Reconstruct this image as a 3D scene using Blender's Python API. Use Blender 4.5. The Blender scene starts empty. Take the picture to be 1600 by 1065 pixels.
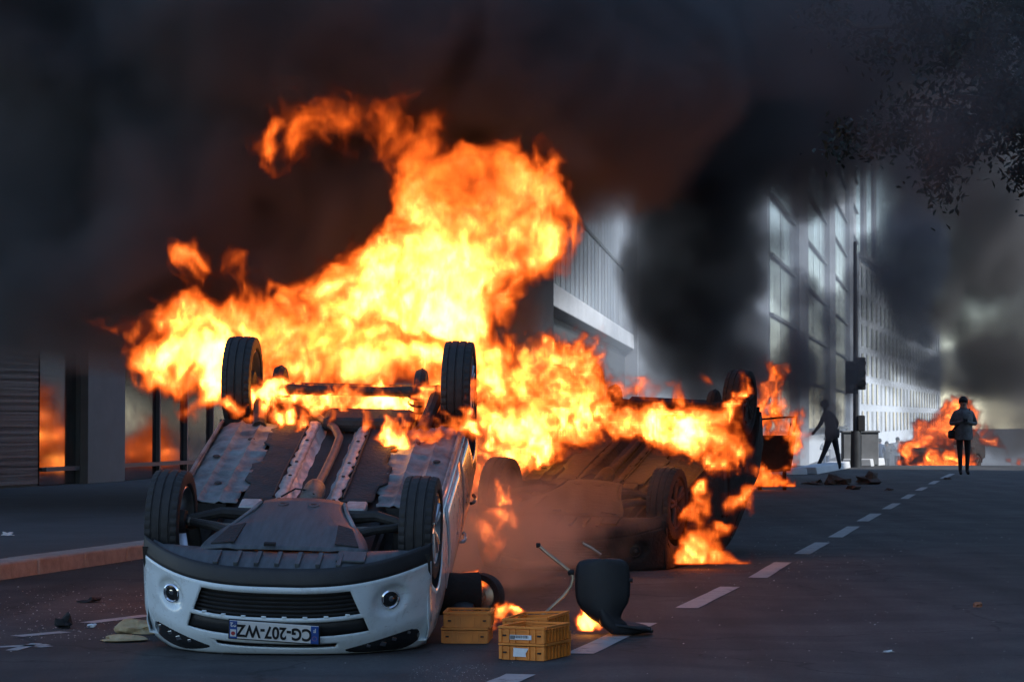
import bpy, bmesh, math, random
import numpy as np
from mathutils import Vector, Matrix

# ------------------------------------------------------------------ camera, world, sun, exposure
sc = bpy.context.scene
COL = sc.collection
cam = bpy.data.objects.new('camera', bpy.data.cameras.new('camera'))
COL.objects.link(cam); sc.camera = cam
cam.data.lens = 90; cam.data.sensor_width = 36; cam.data.clip_start = 0.1; cam.data.clip_end = 4000
cam.location = (0, 0, 1.3); cam.rotation_euler = (math.radians(90 + 1.71), 0, 0)

SUN_EL, SUN_AZ = math.radians(40), math.radians(120)      # azimuth clockwise from +Y: behind the photographer, to the right
world = bpy.data.worlds.new('World'); sc.world = world; world.use_nodes = True
_n = world.node_tree.nodes; _l = world.node_tree.links
sky = _n.new('ShaderNodeTexSky'); sky.sky_type = 'NISHITA'; sky.sun_disc = False
sky.sun_elevation = SUN_EL; sky.sun_rotation = SUN_AZ
sky.air_density = 0.9; sky.dust_density = 0.0; sky.ozone_density = 1.4; sky.altitude = 0
_l.new(sky.outputs[0], _n['Background'].inputs[0]); _n['Background'].inputs[1].default_value = 0.15
sun = bpy.data.objects.new('sun', bpy.data.lights.new('sun', 'SUN')); COL.objects.link(sun)
sun.data.energy = 3.2; sun.data.angle = math.radians(1.5); sun.data.color = (1.0, 0.97, 0.92)
_d = Vector((math.sin(SUN_AZ) * math.cos(SUN_EL), math.cos(SUN_AZ) * math.cos(SUN_EL), math.sin(SUN_EL)))
sun.rotation_euler = _d.to_track_quat('Z', 'Y').to_euler()
sc.view_settings.view_transform = 'Standard'; sc.view_settings.look = 'None'
sc.view_settings.exposure = 0.8; sc.view_settings.gamma = 1.0
cy = sc.cycles
cy.use_denoising = True; cy.max_bounces = 6; cy.diffuse_bounces = 2; cy.glossy_bounces = 3
cy.transmission_bounces = 4; cy.transparent_max_bounces = 12; cy.volume_bounces = 1
cy.volume_step_rate = 1.6; cy.volume_max_steps = 512; cy.sample_clamp_indirect = 25.0
cy.caustics_reflective = False; cy.caustics_refractive = False

FPX = 4000.0
def P(px, py, Y):
    """the place at distance Y (metres) that the photograph shows at its pixel px, py"""
    return Vector(((px - 800) / FPX * Y, Y, 1.3 + (652 - py) / FPX * Y))
def ground_z(Y):
    if Y < 66: return 0.0
    if Y < 76: return -0.026 * (Y - 66) ** 2 / 20
    return max(-0.13 - 0.026 * (Y - 76), -2.7)
R = math.radians
rnd = random.Random(11)

# ------------------------------------------------------------------ mesh helpers
class MB:
    def __init__(self): self.v = []; self.f = []; self.m = []; self.mi = 0
    def add(self, vs, fs):
        b = len(self.v); self.v += [tuple(p) for p in vs]
        for f in fs: self.f.append([b + i for i in f]); self.m.append(self.mi)
        return self
    def box(self, c, s, rot=None):
        hx, hy, hz = s[0] / 2, s[1] / 2, s[2] / 2
        vs = [Vector((x, y, z)) for x in (-hx, hx) for y in (-hy, hy) for z in (-hz, hz)]
        if rot is not None: vs = [rot @ p for p in vs]
        c = Vector(c)
        return self.add([p + c for p in vs], [(0, 1, 3, 2), (4, 6, 7, 5), (0, 4, 5, 1), (2, 3, 7, 6), (0, 2, 6, 4), (1, 5, 7, 3)])
    def tube(self, pts, r, seg=10, cap=True):
        pts = [Vector(p) for p in pts]; n = len(pts)
        rs = r if isinstance(r, (list, tuple)) else [r] * n
        vs = []; up = None
        for i, p in enumerate(pts):
            t = (pts[min(i + 1, n - 1)] - pts[max(i - 1, 0)]).normalized()
            if up is None:
                up = Vector((0, 0, 1)) if abs(t.z) < .9 else Vector((1, 0, 0))
            a = (up - t * up.dot(t)).normalized(); up = a; b = t.cross(a)
            for k in range(seg):
                w = 2 * math.pi * k / seg
                vs.append(p + (a * math.cos(w) + b * math.sin(w)) * rs[i])
        fs = [(i * seg + k, i * seg + (k + 1) % seg, (i + 1) * seg + (k + 1) % seg, (i + 1) * seg + k) for i in range(n - 1) for k in range(seg)]
        if cap: fs += [tuple(range(seg - 1, -1, -1)), tuple(range((n - 1) * seg, n * seg))]
        return self.add(vs, fs)
    def lathe(self, prof, c=(0, 0, 0), axis='x', seg=32, close=False, mod=None):
        c = Vector(c); vs = []; n = len(prof)
        for k in range(seg):
            w = 2 * math.pi * k / seg
            for j, (r, a) in enumerate(prof):
                if mod: r = mod(k, j, r)
                u, q = r * math.cos(w), r * math.sin(w)
                vs.append(c + (Vector((a, u, q)) if axis == 'x' else Vector((u, a, q)) if axis == 'y' else Vector((u, q, a))))
        m = n if close else n - 1
        fs = [(k * n + j, k * n + (j + 1) % n, ((k + 1) % seg) * n + (j + 1) % n, ((k + 1) % seg) * n + j) for k in range(seg) for j in range(m)]
        return self.add(vs, fs)
    def grid(self, rows, skip=None, closed=False):
        n = len(rows[0]); vs = [p for r in rows for p in r]
        fs = [(i * n + j, i * n + (j + 1) % n, (i + 1) * n + (j + 1) % n, (i + 1) * n + j) for i in range(len(rows) - 1) for j in range(n if closed else n - 1)
              if not (skip and skip(i, j))]
        return self.add(vs, fs)
    def prism(self, poly, depth, M=None):
        """poly: 2D outline (x, z); extruded along y by depth"""
        n = len(poly); vs = [Vector((x, 0, z)) for x, z in poly] + [Vector((x, depth, z)) for x, z in poly]
        if M is not None: vs = [M @ p for p in vs]
        fs = [tuple(range(n)), tuple(range(2 * n - 1, n - 1, -1))] + [(i, n + i, n + (i + 1) % n, (i + 1) % n) for i in range(n)]
        return self.add(vs, fs)
    def build(self, name, mat, parent=None, smooth=35, bevel=0, solid=0):
        me = bpy.data.meshes.new(name)
        me.from_pydata(self.v, [], self.f)
        bm = bmesh.new(); bm.from_mesh(me); bmesh.ops.recalc_face_normals(bm, faces=bm.faces); bm.to_mesh(me); bm.free()
        mats = mat if isinstance(mat, (list, tuple)) else [mat]
        for m in mats: me.materials.append(M[m] if isinstance(m, str) else m)
        if len(mats) > 1: me.polygons.foreach_set('material_index', self.m)
        if smooth:
            me.polygons.foreach_set('use_smooth', [True] * len(me.polygons)); me.set_sharp_from_angle(angle=R(smooth))
        return link(name, me, parent, bevel, solid)
def link(name, me, parent=None, bevel=0, solid=0):
    o = bpy.data.objects.new(name, me); COL.objects.link(o); o.parent = parent
    if solid:
        s = o.modifiers.new('solid', 'SOLIDIFY'); s.thickness = solid; s.offset = 0
    if bevel:
        b = o.modifiers.new('bevel', 'BEVEL'); b.width = bevel; b.segments = 2; b.limit_method = 'ANGLE'
    return o
def tag(o, label, cat=None, group=None, kind=None):
    if label: o['label'] = label
    if cat: o['category'] = cat
    if group: o['group'] = group
    if kind: o['kind'] = kind
    return o
def empty(name, loc=(0, 0, 0), rot=(0, 0, 0)):
    o = bpy.data.objects.new(name, None); COL.objects.link(o); o.location = loc; o.rotation_euler = rot; o.empty_display_size = .2
    return o
def copy_tree(o, parent=None):
    c = o.copy(); COL.objects.link(c); c.parent = parent
    for k in o.children: copy_tree(k, c)
    return c
def text_mesh(name, s, size, mat, parent, loc, rot, sx=1.0, depth=.001):
    cu = bpy.data.curves.new('t', 'FONT'); cu.body = s; cu.size = size; cu.align_x = 'CENTER'; cu.align_y = 'CENTER'; cu.extrude = depth
    cu.offset = size * .028
    t = bpy.data.objects.new('t', cu); COL.objects.link(t)
    bpy.context.view_layer.update()
    me = bpy.data.meshes.new_from_object(t.evaluated_get(bpy.context.evaluated_depsgraph_get()))
    bpy.data.objects.remove(t)
    me.materials.clear(); me.materials.append(M[mat])
    o = link(name, me, parent); o.location = loc; o.rotation_euler = rot; o.scale = (sx, 1, 1)
    return o

# ------------------------------------------------------------------ materials
M = {}
def mat(name, col, rough=.6, metal=0., var=.25, scale=6., bump=.0, bscale=60., col2=None, coat=0., spec=.5, stretch=None):
    """colour broken by noise (col towards col2), roughness variation, fine bump"""
    m = bpy.data.materials.new(name); m.use_nodes = True; nt = m.node_tree; N = nt.nodes; L = nt.links
    b = N['Principled BSDF']; b.inputs['Metallic'].default_value = metal; b.inputs['Specular IOR Level'].default_value = spec
    if coat: b.inputs['Coat Weight'].default_value = coat; b.inputs['Coat Roughness'].default_value = .08
    tc = N.new('ShaderNodeTexCoord'); vec = tc.outputs['Object']
    if stretch:
        mp = N.new('ShaderNodeMapping'); mp.inputs['Scale'].default_value = stretch; L.new(vec, mp.inputs[0]); vec = mp.outputs[0]
    n = N.new('ShaderNodeTexNoise'); n.inputs['Scale'].default_value = scale; n.inputs['Detail'].default_value = 6; n.inputs['Roughness'].default_value = .65
    L.new(vec, n.inputs['Vector'])
    cr = N.new('ShaderNodeValToRGB'); cr.color_ramp.elements[0].position = .32; cr.color_ramp.elements[1].position = .68
    c2 = col2 or tuple(min(1, c * (1 + var)) for c in col); c1 = col if col2 else tuple(c * (1 - var) for c in col)
    cr.color_ramp.elements[0].color = (*c1, 1); cr.color_ramp.elements[1].color = (*c2, 1)
    L.new(n.outputs['Fac'], cr.inputs[0]); L.new(cr.outputs[0], b.inputs['Base Color'])
    mr = N.new('ShaderNodeMapRange'); mr.inputs['To Min'].default_value = max(0.02, rough - .12); mr.inputs['To Max'].default_value = min(1, rough + .12)
    L.new(n.outputs['Fac'], mr.inputs[0]); L.new(mr.outputs[0], b.inputs['Roughness'])
    if bump:
        n2 = N.new('ShaderNodeTexNoise'); n2.inputs['Scale'].default_value = bscale; n2.inputs['Detail'].default_value = 4
        L.new(vec, n2.inputs['Vector'])
        bp = N.new('ShaderNodeBump'); bp.inputs['Strength'].default_value = bump; bp.inputs['Distance'].default_value = .02
        L.new(n2.outputs['Fac'], bp.inputs['Height']); L.new(bp.outputs[0], b.inputs['Normal'])
    M[name] = m
    return m
def asphalt():
    m = mat('asphalt', (.046, .047, .049), .82, 0, .25, .35, .5, 160)
    nt = m.node_tree; N = nt.nodes; L = nt.links; b = N['Principled BSDF']
    base = b.inputs['Base Color'].links[0].from_socket
    tc = N.new('ShaderNodeTexCoord')
    v = N.new('ShaderNodeTexVoronoi'); v.inputs['Scale'].default_value = 70; L.new(tc.outputs['Object'], v.inputs['Vector'])
    g = N.new('ShaderNodeMapRange'); g.inputs['From Max'].default_value = 1; g.inputs['To Min'].default_value = .75; g.inputs['To Max'].default_value = 1.3
    L.new(v.outputs['Color'], g.inputs[0])
    mu = N.new('ShaderNodeMix'); mu.data_type = 'RGBA'; mu.blend_type = 'MULTIPLY'; mu.inputs['Factor'].default_value = 1
    L.new(base, mu.inputs['A']); L.new(g.outputs[0], mu.inputs['B'])
    # tar-dark stains and dusty patches with their own shapes
    s = N.new('ShaderNodeTexNoise'); s.inputs['Scale'].default_value = .9; s.inputs['Detail'].default_value = 8; s.inputs['Distortion'].default_value = 1.2
    L.new(tc.outputs['Object'], s.inputs['Vector'])
    sr = N.new('ShaderNodeValToRGB'); sr.color_ramp.elements[0].position = .38; sr.color_ramp.elements[0].color = (.62, .62, .64, 1)
    sr.color_ramp.elements[1].position = .62; sr.color_ramp.elements[1].color = (1.15, 1.13, 1.1, 1); L.new(s.outputs['Fac'], sr.inputs[0])
    m2 = N.new('ShaderNodeMix'); m2.data_type = 'RGBA'; m2.blend_type = 'MULTIPLY'; m2.inputs['Factor'].default_value = 1
    L.new(mu.outputs['Result'], m2.inputs['A']); L.new(sr.outputs[0], m2.inputs['B'])
    # tar-filled cracks and tyre streaks along the street
    ck = N.new('ShaderNodeTexVoronoi'); ck.feature = 'DISTANCE_TO_EDGE'; ck.inputs['Scale'].default_value = .33
    wp = N.new('ShaderNodeTexNoise'); wp.inputs['Scale'].default_value = 1.5; wp.inputs['Detail'].default_value = 7; L.new(tc.outputs['Object'], wp.inputs['Vector'])
    va = N.new('ShaderNodeVectorMath'); va.operation = 'MULTIPLY_ADD'; va.inputs[1].default_value = (.9, .9, .9); L.new(wp.outputs['Color'], va.inputs[0]); L.new(tc.outputs['Object'], va.inputs[2]); L.new(va.outputs[0], ck.inputs['Vector'])
    cr2 = N.new('ShaderNodeMapRange'); cr2.inputs['From Min'].default_value = .002; cr2.inputs['From Max'].default_value = .008; cr2.inputs['To Min'].default_value = .45; L.new(ck.outputs['Distance'], cr2.inputs[0])
    rt = N.new('ShaderNodeMapping'); rt.inputs['Rotation'].default_value = (0, 0, .218); rt.inputs['Scale'].default_value = (2.2, .05, 1); L.new(tc.outputs['Object'], rt.inputs[0])
    ty = N.new('ShaderNodeTexNoise'); ty.inputs['Scale'].default_value = 1; ty.inputs['Detail'].default_value = 5; L.new(rt.outputs[0], ty.inputs['Vector'])
    tr_ = N.new('ShaderNodeMapRange'); tr_.inputs['From Min'].default_value = .35; tr_.inputs['From Max'].default_value = .65; tr_.inputs['To Min'].default_value = .70; tr_.inputs['To Max'].default_value = 1.2; L.new(ty.outputs['Fac'], tr_.inputs[0])
    pr = N.new('ShaderNodeMath'); pr.operation = 'MULTIPLY'; L.new(cr2.outputs[0], pr.inputs[0]); L.new(tr_.outputs[0], pr.inputs[1])
    m3 = N.new('ShaderNodeMix'); m3.data_type = 'RGBA'; m3.blend_type = 'MULTIPLY'; m3.inputs['Factor'].default_value = 1
    L.new(m2.outputs['Result'], m3.inputs['A']); L.new(pr.outputs[0], m3.inputs['B']); L.new(m3.outputs['Result'], b.inputs['Base Color'])
asphalt()
def soot_paint():
    """bluish white car paint: road dirt, scuffs, and soot burnt on towards the tail"""
    m = M['white_paint_car']; nt = m.node_tree; N = nt.nodes; L = nt.links; b = N['Principled BSDF']; base = b.inputs['Base Color'].links[0].from_socket
    tc = N.new('ShaderNodeTexCoord')
    def noise(scale, det, st_=None):
        n = N.new('ShaderNodeTexNoise'); n.inputs['Scale'].default_value = scale; n.inputs['Detail'].default_value = det; n.inputs['Roughness'].default_value = .7
        if st_:
            mp = N.new('ShaderNodeMapping'); mp.inputs['Scale'].default_value = st_; L.new(tc.outputs['Object'], mp.inputs[0]); L.new(mp.outputs[0], n.inputs['Vector'])
        else: L.new(tc.outputs['Object'], n.inputs['Vector'])
        return n.outputs['Fac']
    def ramp(s, a, c):
        r = N.new('ShaderNodeMapRange'); r.inputs['From Min'].default_value = a; r.inputs['From Max'].default_value = c; L.new(s, r.inputs[0]); return r.outputs[0]
    def mix(f, a, col):
        x = N.new('ShaderNodeMix'); x.data_type = 'RGBA'; L.new(f, x.inputs['Factor']); L.new(a, x.inputs['A']); x.inputs['B'].default_value = (*col, 1); return x.outputs['Result']
    sc_ = ramp(noise(16, 8, (1, 1, 7)), .60, .74)
    c = mix(sc_, base, (.34, .35, .36))
    c = mix(ramp(noise(5, 10), .56, .80), c, (.30, .29, .27))
    sx = N.new('ShaderNodeSeparateXYZ'); L.new(tc.outputs['Object'], sx.inputs[0])
    ad = N.new('ShaderNodeMath'); ad.operation = 'MULTIPLY_ADD'; ad.inputs[1].default_value = 1.6; L.new(noise(3.2, 9), ad.inputs[0]); L.new(sx.outputs['Y'], ad.inputs[2])
    c = mix(ramp(ad.outputs[0], 1.3, 2.9), c, (.035, .03, .028))
    L.new(c, b.inputs['Base Color'])
def worn_paint():
    """white road paint worn through to the asphalt in places"""
    m = mat('road_paint', (.36, .36, .35), .7, 0, .12, 3, .3, 120)
    nt = m.node_tree; N = nt.nodes; L = nt.links; b = N['Principled BSDF']; base = b.inputs['Base Color'].links[0].from_socket
    tc = N.new('ShaderNodeTexCoord'); n = N.new('ShaderNodeTexNoise'); n.inputs['Scale'].default_value = 9; n.inputs['Detail'].default_value = 9; n.inputs['Roughness'].default_value = .75
    L.new(tc.outputs['Object'], n.inputs['Vector'])
    cr = N.new('ShaderNodeValToRGB'); cr.color_ramp.elements[0].position = .33; cr.color_ramp.elements[1].position = .46; L.new(n.outputs['Fac'], cr.inputs[0])
    mx = N.new('ShaderNodeMix'); mx.data_type = 'RGBA'; L.new(cr.outputs[0], mx.inputs['Factor']); mx.inputs['A'].default_value = (.06, .06, .062, 1)
    L.new(base, mx.inputs['B']); L.new(mx.outputs['Result'], b.inputs['Base Color'])
worn_paint()
mat('pavement', (.075, .075, .078), .85, 0, .22, 1.2, .35, 90)
mat('kerb_stone', (.34, .32, .30), .75, 0, .25, 7, .4, 70)
mat('white_paint_car', (.70, .79, .83), .28, 0, .05, 3, 0, coat=.5)
soot_paint()
mat('car_white_trim', (.70, .73, .75), .35, 0, .06, 5)
mat('black_plastic', (.018, .019, .021), .55, 0, .35, 9, .15, 200)
mat('matt_black', (.010, .010, .011), .8, 0, .4, 8)
mat('rubber', (.022, .022, .023), .72, 0, .35, 14, .12, 180)
mat('rubber_burnt', (.014, .012, .011), .85, 0, .5, 9, .3, 60)
mat('rim_alloy', (.52, .53, .55), .3, .9, .12, 8)
mat('rim_burnt', (.06, .05, .045), .7, .4, .5, 9)
mat('floor_grey', (.165, .178, .182), .6, .15, .65, 4.5, .12, 30)
mat('floor_black', (.025, .025, .027), .8, 0, .5, 6, .4, 40)
mat('tray', (.065, .076, .084), .5, 0, .35, 5, .1, 40, stretch=(6, 1, 1))
mat('aluminium_shield', (.70, .70, .70), .38, .55, .25, 10, .55, 14)
mat('shield_flange', (.40, .40, .39), .5, .5, .35, 11, .3, 30)
mat('exhaust_steel', (.17, .145, .12), .5, .7, .4, 12, .15, 60)
mat('chassis_dark', (.030, .029, .028), .7, .2, .5, 10, .2, 60)
mat('lamp_glass', (.02, .021, .022), .06, 0, .2, 4, spec=.8)
mat('lamp_chrome', (.75, .76, .78), .12, 1, .05, 4)
mat('car_glass', (.012, .013, .014), .1, 0, .2, 4, spec=.7)
mat('plate_white', (.72, .73, .73), .45, 0, .06, 20)
mat('plate_blue', (.03, .09, .34), .45, 0, .1, 20)
mat('plate_ink', (.01, .01, .011), .5, 0, .1, 20)
mat('plate_red', (.42, .05, .05), .5, 0, .1, 20)
mat('charred', (.008, .007, .0065), .85, .1, .6, 6, .5, 25, col2=(.026, .020, .017))
mat('charred_rust', (.014, .009, .007), .85, .2, .6, 7, .4, 30)
mat('crate_yellow', (.76, .24, .03), .5, 0, .18, 5, .05, 90)
mat('sticker', (.74, .75, .76), .6, 0, .08, 30)
mat('sticker_ink', (.08, .08, .09), .6, 0, .2, 30)
mat('chair_black', (.014, .0145, .016), .6, 0, .3, 9, .12, 160)
mat('tube_metal', (.42, .36, .28), .35, .8, .2, 9)
mat('foam', (.34, .22, .10), .9, 0, .4, 9, .8, 35, col2=(.58, .46, .27))
mat('rubble', (.05, .042, .038), .9, 0, .5, 9, .6, 30, col2=(.14, .10, .08))
mat('paper', (.7, .72, .74), .8, 0, .1, 20)
mat('brick_red', (.36, .16, .09), .85, 0, .3, 20, .4, 60)
mat('shutter', (.14, .145, .155), .5, .4, .2, 3)
mat('stone_pier', (.16, .155, .15), .7, 0, .12, 2.5, .1, 40)
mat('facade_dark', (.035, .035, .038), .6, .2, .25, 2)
mat('facade_glass', (.012, .013, .014), .03, 0, .1, 3, spec=1.0)
M['facade_glass'].node_tree.nodes['Principled BSDF'].inputs['IOR'].default_value = 2.1
mat('pale_concrete', (.52, .53, .54), .75, 0, .12, .4, .05, 10)
mat('pale_render', (.66, .68, .70), .8, 0, .08, .2)
mat('mid_concrete', (.24, .245, .26), .75, 0, .15, .4)
mat('window_far', (.10, .12, .14), .15, 0, .3, .3)
mat('curtain_glass', (.64, .70, .74), .12, .55, .12, .25)
mat('curtain_glass_blue', (.46, .53, .58), .14, .55, .2, .25)
mat('curtain_glass_dim', (.36, .39, .42), .2, .5, .3, .25)
mat('blind_pale', (.42, .42, .40), .7, 0, .2, .5)
mat('window_dark', (.03, .035, .04), .1, 0, .3, .3)
mat('mullion', (.10, .105, .11), .5, .4, .15, 1)
mat('pole_dark', (.035, .037, .04), .5, .3, .2, 4)
mat('cabinet_grey', (.16, .165, .17), .6, .1, .2, 3)
mat('leaf', (.014, .020, .011), .6, 0, .5, 1.5)
mat('bark', (.05, .042, .035), .9, 0, .35, 6, .6, 20, stretch=(1, 1, .3))
mat('cloth_dark', (.016, .017, .020), .9, 0, .4, 9, .2, 60)
mat('cloth_black', (.009, .009, .011), .9, 0, .4, 9, .2, 60)
mat('cloth_grey', (.11, .115, .12), .9, 0, .45, 9, .2, 60)
mat('cloth_blue', (.05, .09, .17), .9, 0, .3, 9)
mat('cloth_white', (.55, .58, .60), .9, 0, .2, 9)
mat('skin', (.36, .22, .16), .6, 0, .1, 9)
mat('soot', (.014, .013, .012), .9, 0, .4, 5)
mat('grit', (.42, .41, .40), .8, 0, .6, 3)
# ------------------------------------------------------------------ ground, pavement, kerb, markings
def st(o): o['kind'] = 'structure'; return o
xs = [-400, -200, -120, -60, -40, -30, -20, -10, 0, 10, 20, 30, 40, 60, 120, 200, 400]
ys = [-60, 0, 10, 20, 30, 40, 50, 60] + [66 + i for i in range(12)] + [82, 90, 100, 120, 140, 160, 174.85, 180, 220, 300, 500, 900]
st(MB().grid([[(x, y, ground_z(y)) for x in xs] for y in ys]).build('road', 'asphalt', smooth=60))
# kerb line on the left: from (-4.1, 20.5) along the street
def kerb_x(y): return -4.1 + .222 * (y - 20.5)
KD = Vector((.222, 1, 0)).normalized(); KN = Vector((-KD.y, KD.x, 0))
pv = [( kerb_x(y) - .30, y, .125) for y in (-10, 10, 30, 50, 64)] ; pw = [(-60, y, .125) for y in (-10, 10, 30, 50, 64)]
pavement = st(MB().grid([[a, b] for a, b in zip(pv, pw)]).build('pavement', 'pavement', smooth=0))
k0 = None
kerb = st(MB().box((0, 0, 0), (.01, .01, .01)).build('kerb_bed', 'pavement', smooth=0)); kerb.location = (kerb_x(8) - .2, 8, .02)
kb = MB().box((0, 0, 0), (1.0, .30, .20)).build('kerb_stone', 'kerb_stone', pavement, bevel=.018)
for i in range(58):
    o = kb if i == 0 else kb.copy()
    if i: COL.objects.link(o)
    y = 8 + i * 1.008 * KD.y
    jit = rnd.uniform(-.004, .004)
    o.parent = pavement; o.location = (kerb_x(y) + KN.x * (.15 + jit), y + KN.y * (.15 + jit), .035 + rnd.uniform(-.004, .004))
    o.rotation_euler = (0, rnd.uniform(-.003, .003), math.atan2(KD.y, KD.x) + rnd.uniform(-.004, .004))
bpy.data.objects.remove(kerb)
# lane dashes (centre line points of each dash: start, end)
line = [(885, 1020), (960, 990), (1100, 932), (1197, 890), (1266, 856), (1358, 807), (1487, 740)]
def gp(px, py): Y = 1.3 * FPX / (py - 652); return Vector(((px - 800) / FPX * Y, Y, 0))
marks = []
def strip(p, q, w, z=.004, n=6):
    p, q = Vector(p), Vector(q); d = (q - p).normalized(); s = Vector((-d.y, d.x, 0)) * w / 2
    rows = []
    for i in range(n + 1):
        c = p.lerp(q, i / n); rows.append([(c + s * (1 + rnd.uniform(-.05, .05)) + Vector((0, 0, z))), (c - s * (1 + rnd.uniform(-.05, .05)) + Vector((0, 0, z)))])
    return MB().grid(rows).build('lane_dash', 'road_paint', smooth=0)
dashes = [((735, 1085), (815, 1052)), ((905, 1020), (1008, 972)), ((1072, 949), (1140, 916)), ((1183, 902), (1222, 878)), ((1252, 865), (1284, 847)),
          ((1304, 839), (1333, 822)), ((1347, 814), (1368, 802)), ((1384, 795), (1400, 786)), ((1412, 779), (1424, 772)), ((1434, 766), (1444, 761)), ((1454, 756), (1463, 751)), ((1472, 747), (1487, 740))]
for i, (a, b) in enumerate(dashes):
    o = st(strip(gp(*a), gp(*b), .155 if i < 7 else .13))
# worn white letters / arrow at far left and the line under the debris
for a, b, w in (((28, 993), (104, 986), .11), ((-30, 1011), (78, 1006), .09), ((20, 1015), (60, 1004), .07), ((138, 972), (236, 960), .12), ((60, 1010), (80, 1008), .07)):
    o = strip(gp(*a), gp(*b), w); o.name = 'worn_road_mark'; st(o)

# ------------------------------------------------------------------ storefront building on the left
FA = math.atan2(.978, .208)
store = empty('storefront_building', (-8.45, 42, .125), (0, 0, FA))
tag(store, 'dark shopfront building with shutter and glass bays along the left pavement', 'building')
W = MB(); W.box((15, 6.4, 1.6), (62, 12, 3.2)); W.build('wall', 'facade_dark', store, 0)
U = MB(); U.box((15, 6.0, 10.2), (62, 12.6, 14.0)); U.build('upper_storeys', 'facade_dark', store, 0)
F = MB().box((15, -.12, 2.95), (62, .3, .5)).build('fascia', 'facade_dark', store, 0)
MB().box((15, .25, .12), (62, .35, .24)).build('plinth', 'stone_pier', store, 0)
# upper windows
wm = MB().box((0, 0, 0), (1.5, .08, 1.7)).build('window', 'facade_glass', store, 0)
k = 0
for fl in range(3):
    for i in range(14):
        o = wm if k == 0 else wm.copy()
        if k: COL.objects.link(o)
        o.location = (-12 + i * 3.4, -.31, 5.2 + fl * 3.6); k += 1
# corrugated shutter with single slats
sh = MB().box((-2.6, .05, 1.35), (8.8, .06, 2.6)).build('shutter', 'shutter', store, 0)
sl = MB().prism([(-.0, -.035), (-.06, -.03), (-.05, .035), (0, .045)], 8.8, Matrix.Rotation(R(-90), 4, 'Z')).build('slat', 'shutter', sh, 40)
for i in range(25):
    o = sl if i == 0 else sl.copy()
    if i: COL.objects.link(o)
    o.parent = sh; o.location = (-7.0, .02, .15 + i * .104)
# bays
edges = [1.85, 3.6, 5.5, 7.75, 10.9, 13.4, 16, 18.6, 21.2]
MB().box((4.5, -.02, 1.2), (1.85, .34, 2.4)).build('stone_pier', 'stone_pier', store, 0, bevel=.01)
panes = [(1.9, 3.56), (5.46, 7.7), (7.78, 9.3), (9.38, 10.9), (10.98, 13.4), (13.5, 16), (16.1, 18.6), (18.7, 21.2), (21.3, 24)]
for a, b in panes:
    g = MB().box(((a + b) / 2, .05, 1.35), (b - a, .03, 2.68)).build('glass_pane', 'facade_glass', store, 0)
    m = MB().box((b + .02, .02, 1.35), (.06, .12, 2.68)).build('mullion', 'mullion', store, 0)
MB().box((13, .0, .28), (22, .1, .07)).build('sill_rail', 'mullion', store, 0)

# ------------------------------------------------------------------ glass building with white ledge (middle distance)
gb = empty('glass_building', (0.45, 92, ground_z(92)), (0, 0, math.atan2(.995, .096)))
tag(gb, 'glass curtain wall building with white ledge behind the second burning car', 'building')
gz = 5.55 - ground_z(92)
MB().box((36.0, 7.0, 13), (71.8, 13.4, 26)).build('core', 'mid_concrete', gb, 0)
MB().box((35.2, -.15, gz + .45), (70.4, .9, .9)).build('ledge', 'pale_concrete', gb, 0, bevel=.05)
MB().box((69.6, -.2, 13), (2.0, 1.2, 26)).build('corner_pier', 'mid_concrete', gb, 0)
MB().box((35, .1, gz - 1.6), (68, .25, 2.4)).build('soffit_band', 'facade_dark', gb, 0)
for i in range(24):
    for fl in range(4):
        z0 = gz + .95 + fl * 4.1
        MB().box((i * 2.86 + 1.4, .06, z0 + 1.95), (2.8, .06, 3.9)).build('pane', rnd.choice(['curtain_glass', 'curtain_glass', 'curtain_glass_blue', 'curtain_glass_dim']), gb, 0)
fin = MB().box((0, 0, 0), (.10, .05, 17)).build('mullion', 'mid_concrete', gb, 0)
for i in range(25):
    o = fin if i == 0 else fin.copy()
    if i: COL.objects.link(o)
    o.location = (i * 2.86, .03, gz + 9.3)
for fl in range(5):
    MB().box((34.5, .10, gz + .95 + fl * 4.1 - .03), (69, .22, .16)).build('transom', 'mullion', gb, 0)

# ------------------------------------------------------------------ tall pale glass building with piers (far)
fb = empty('far_glass_building', (17.2, 170, -2.7), (0, 0, math.atan2(1, .17)))
tag(fb, 'tall pale glass building with grey pier seen through gap in the smoke', 'building')
MB().box((85, 9.2, 24), (170, 18, 48)).build('core', 'pale_concrete', fb, 0)
for i in range(13):
    for fl in range(6):
        for q in range(3): MB().box((i * 11.3 + 2.1 + q * 3.55, .12, 3 + fl * 4.0 + 1.9), (3.4, .1, 3.7)).build('pane', rnd.choice(['curtain_glass', 'curtain_glass', 'curtain_glass_blue', 'curtain_glass_dim']), fb, 0)
pier = MB().box((0, 0, 0), (13, .5, 48)).build('pier', 'mid_concrete', fb, 0)
for i in range(5):
    o = pier if i == 0 else pier.copy()
    if i: COL.objects.link(o)
    o.location = (34 + i * 52, -.1, 24)
for fl in range(12):
    MB().box((85, .0, 2.85 + fl * 4.0), (169, .3, .22)).build('floor_edge', 'mullion', fb, 0)
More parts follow.
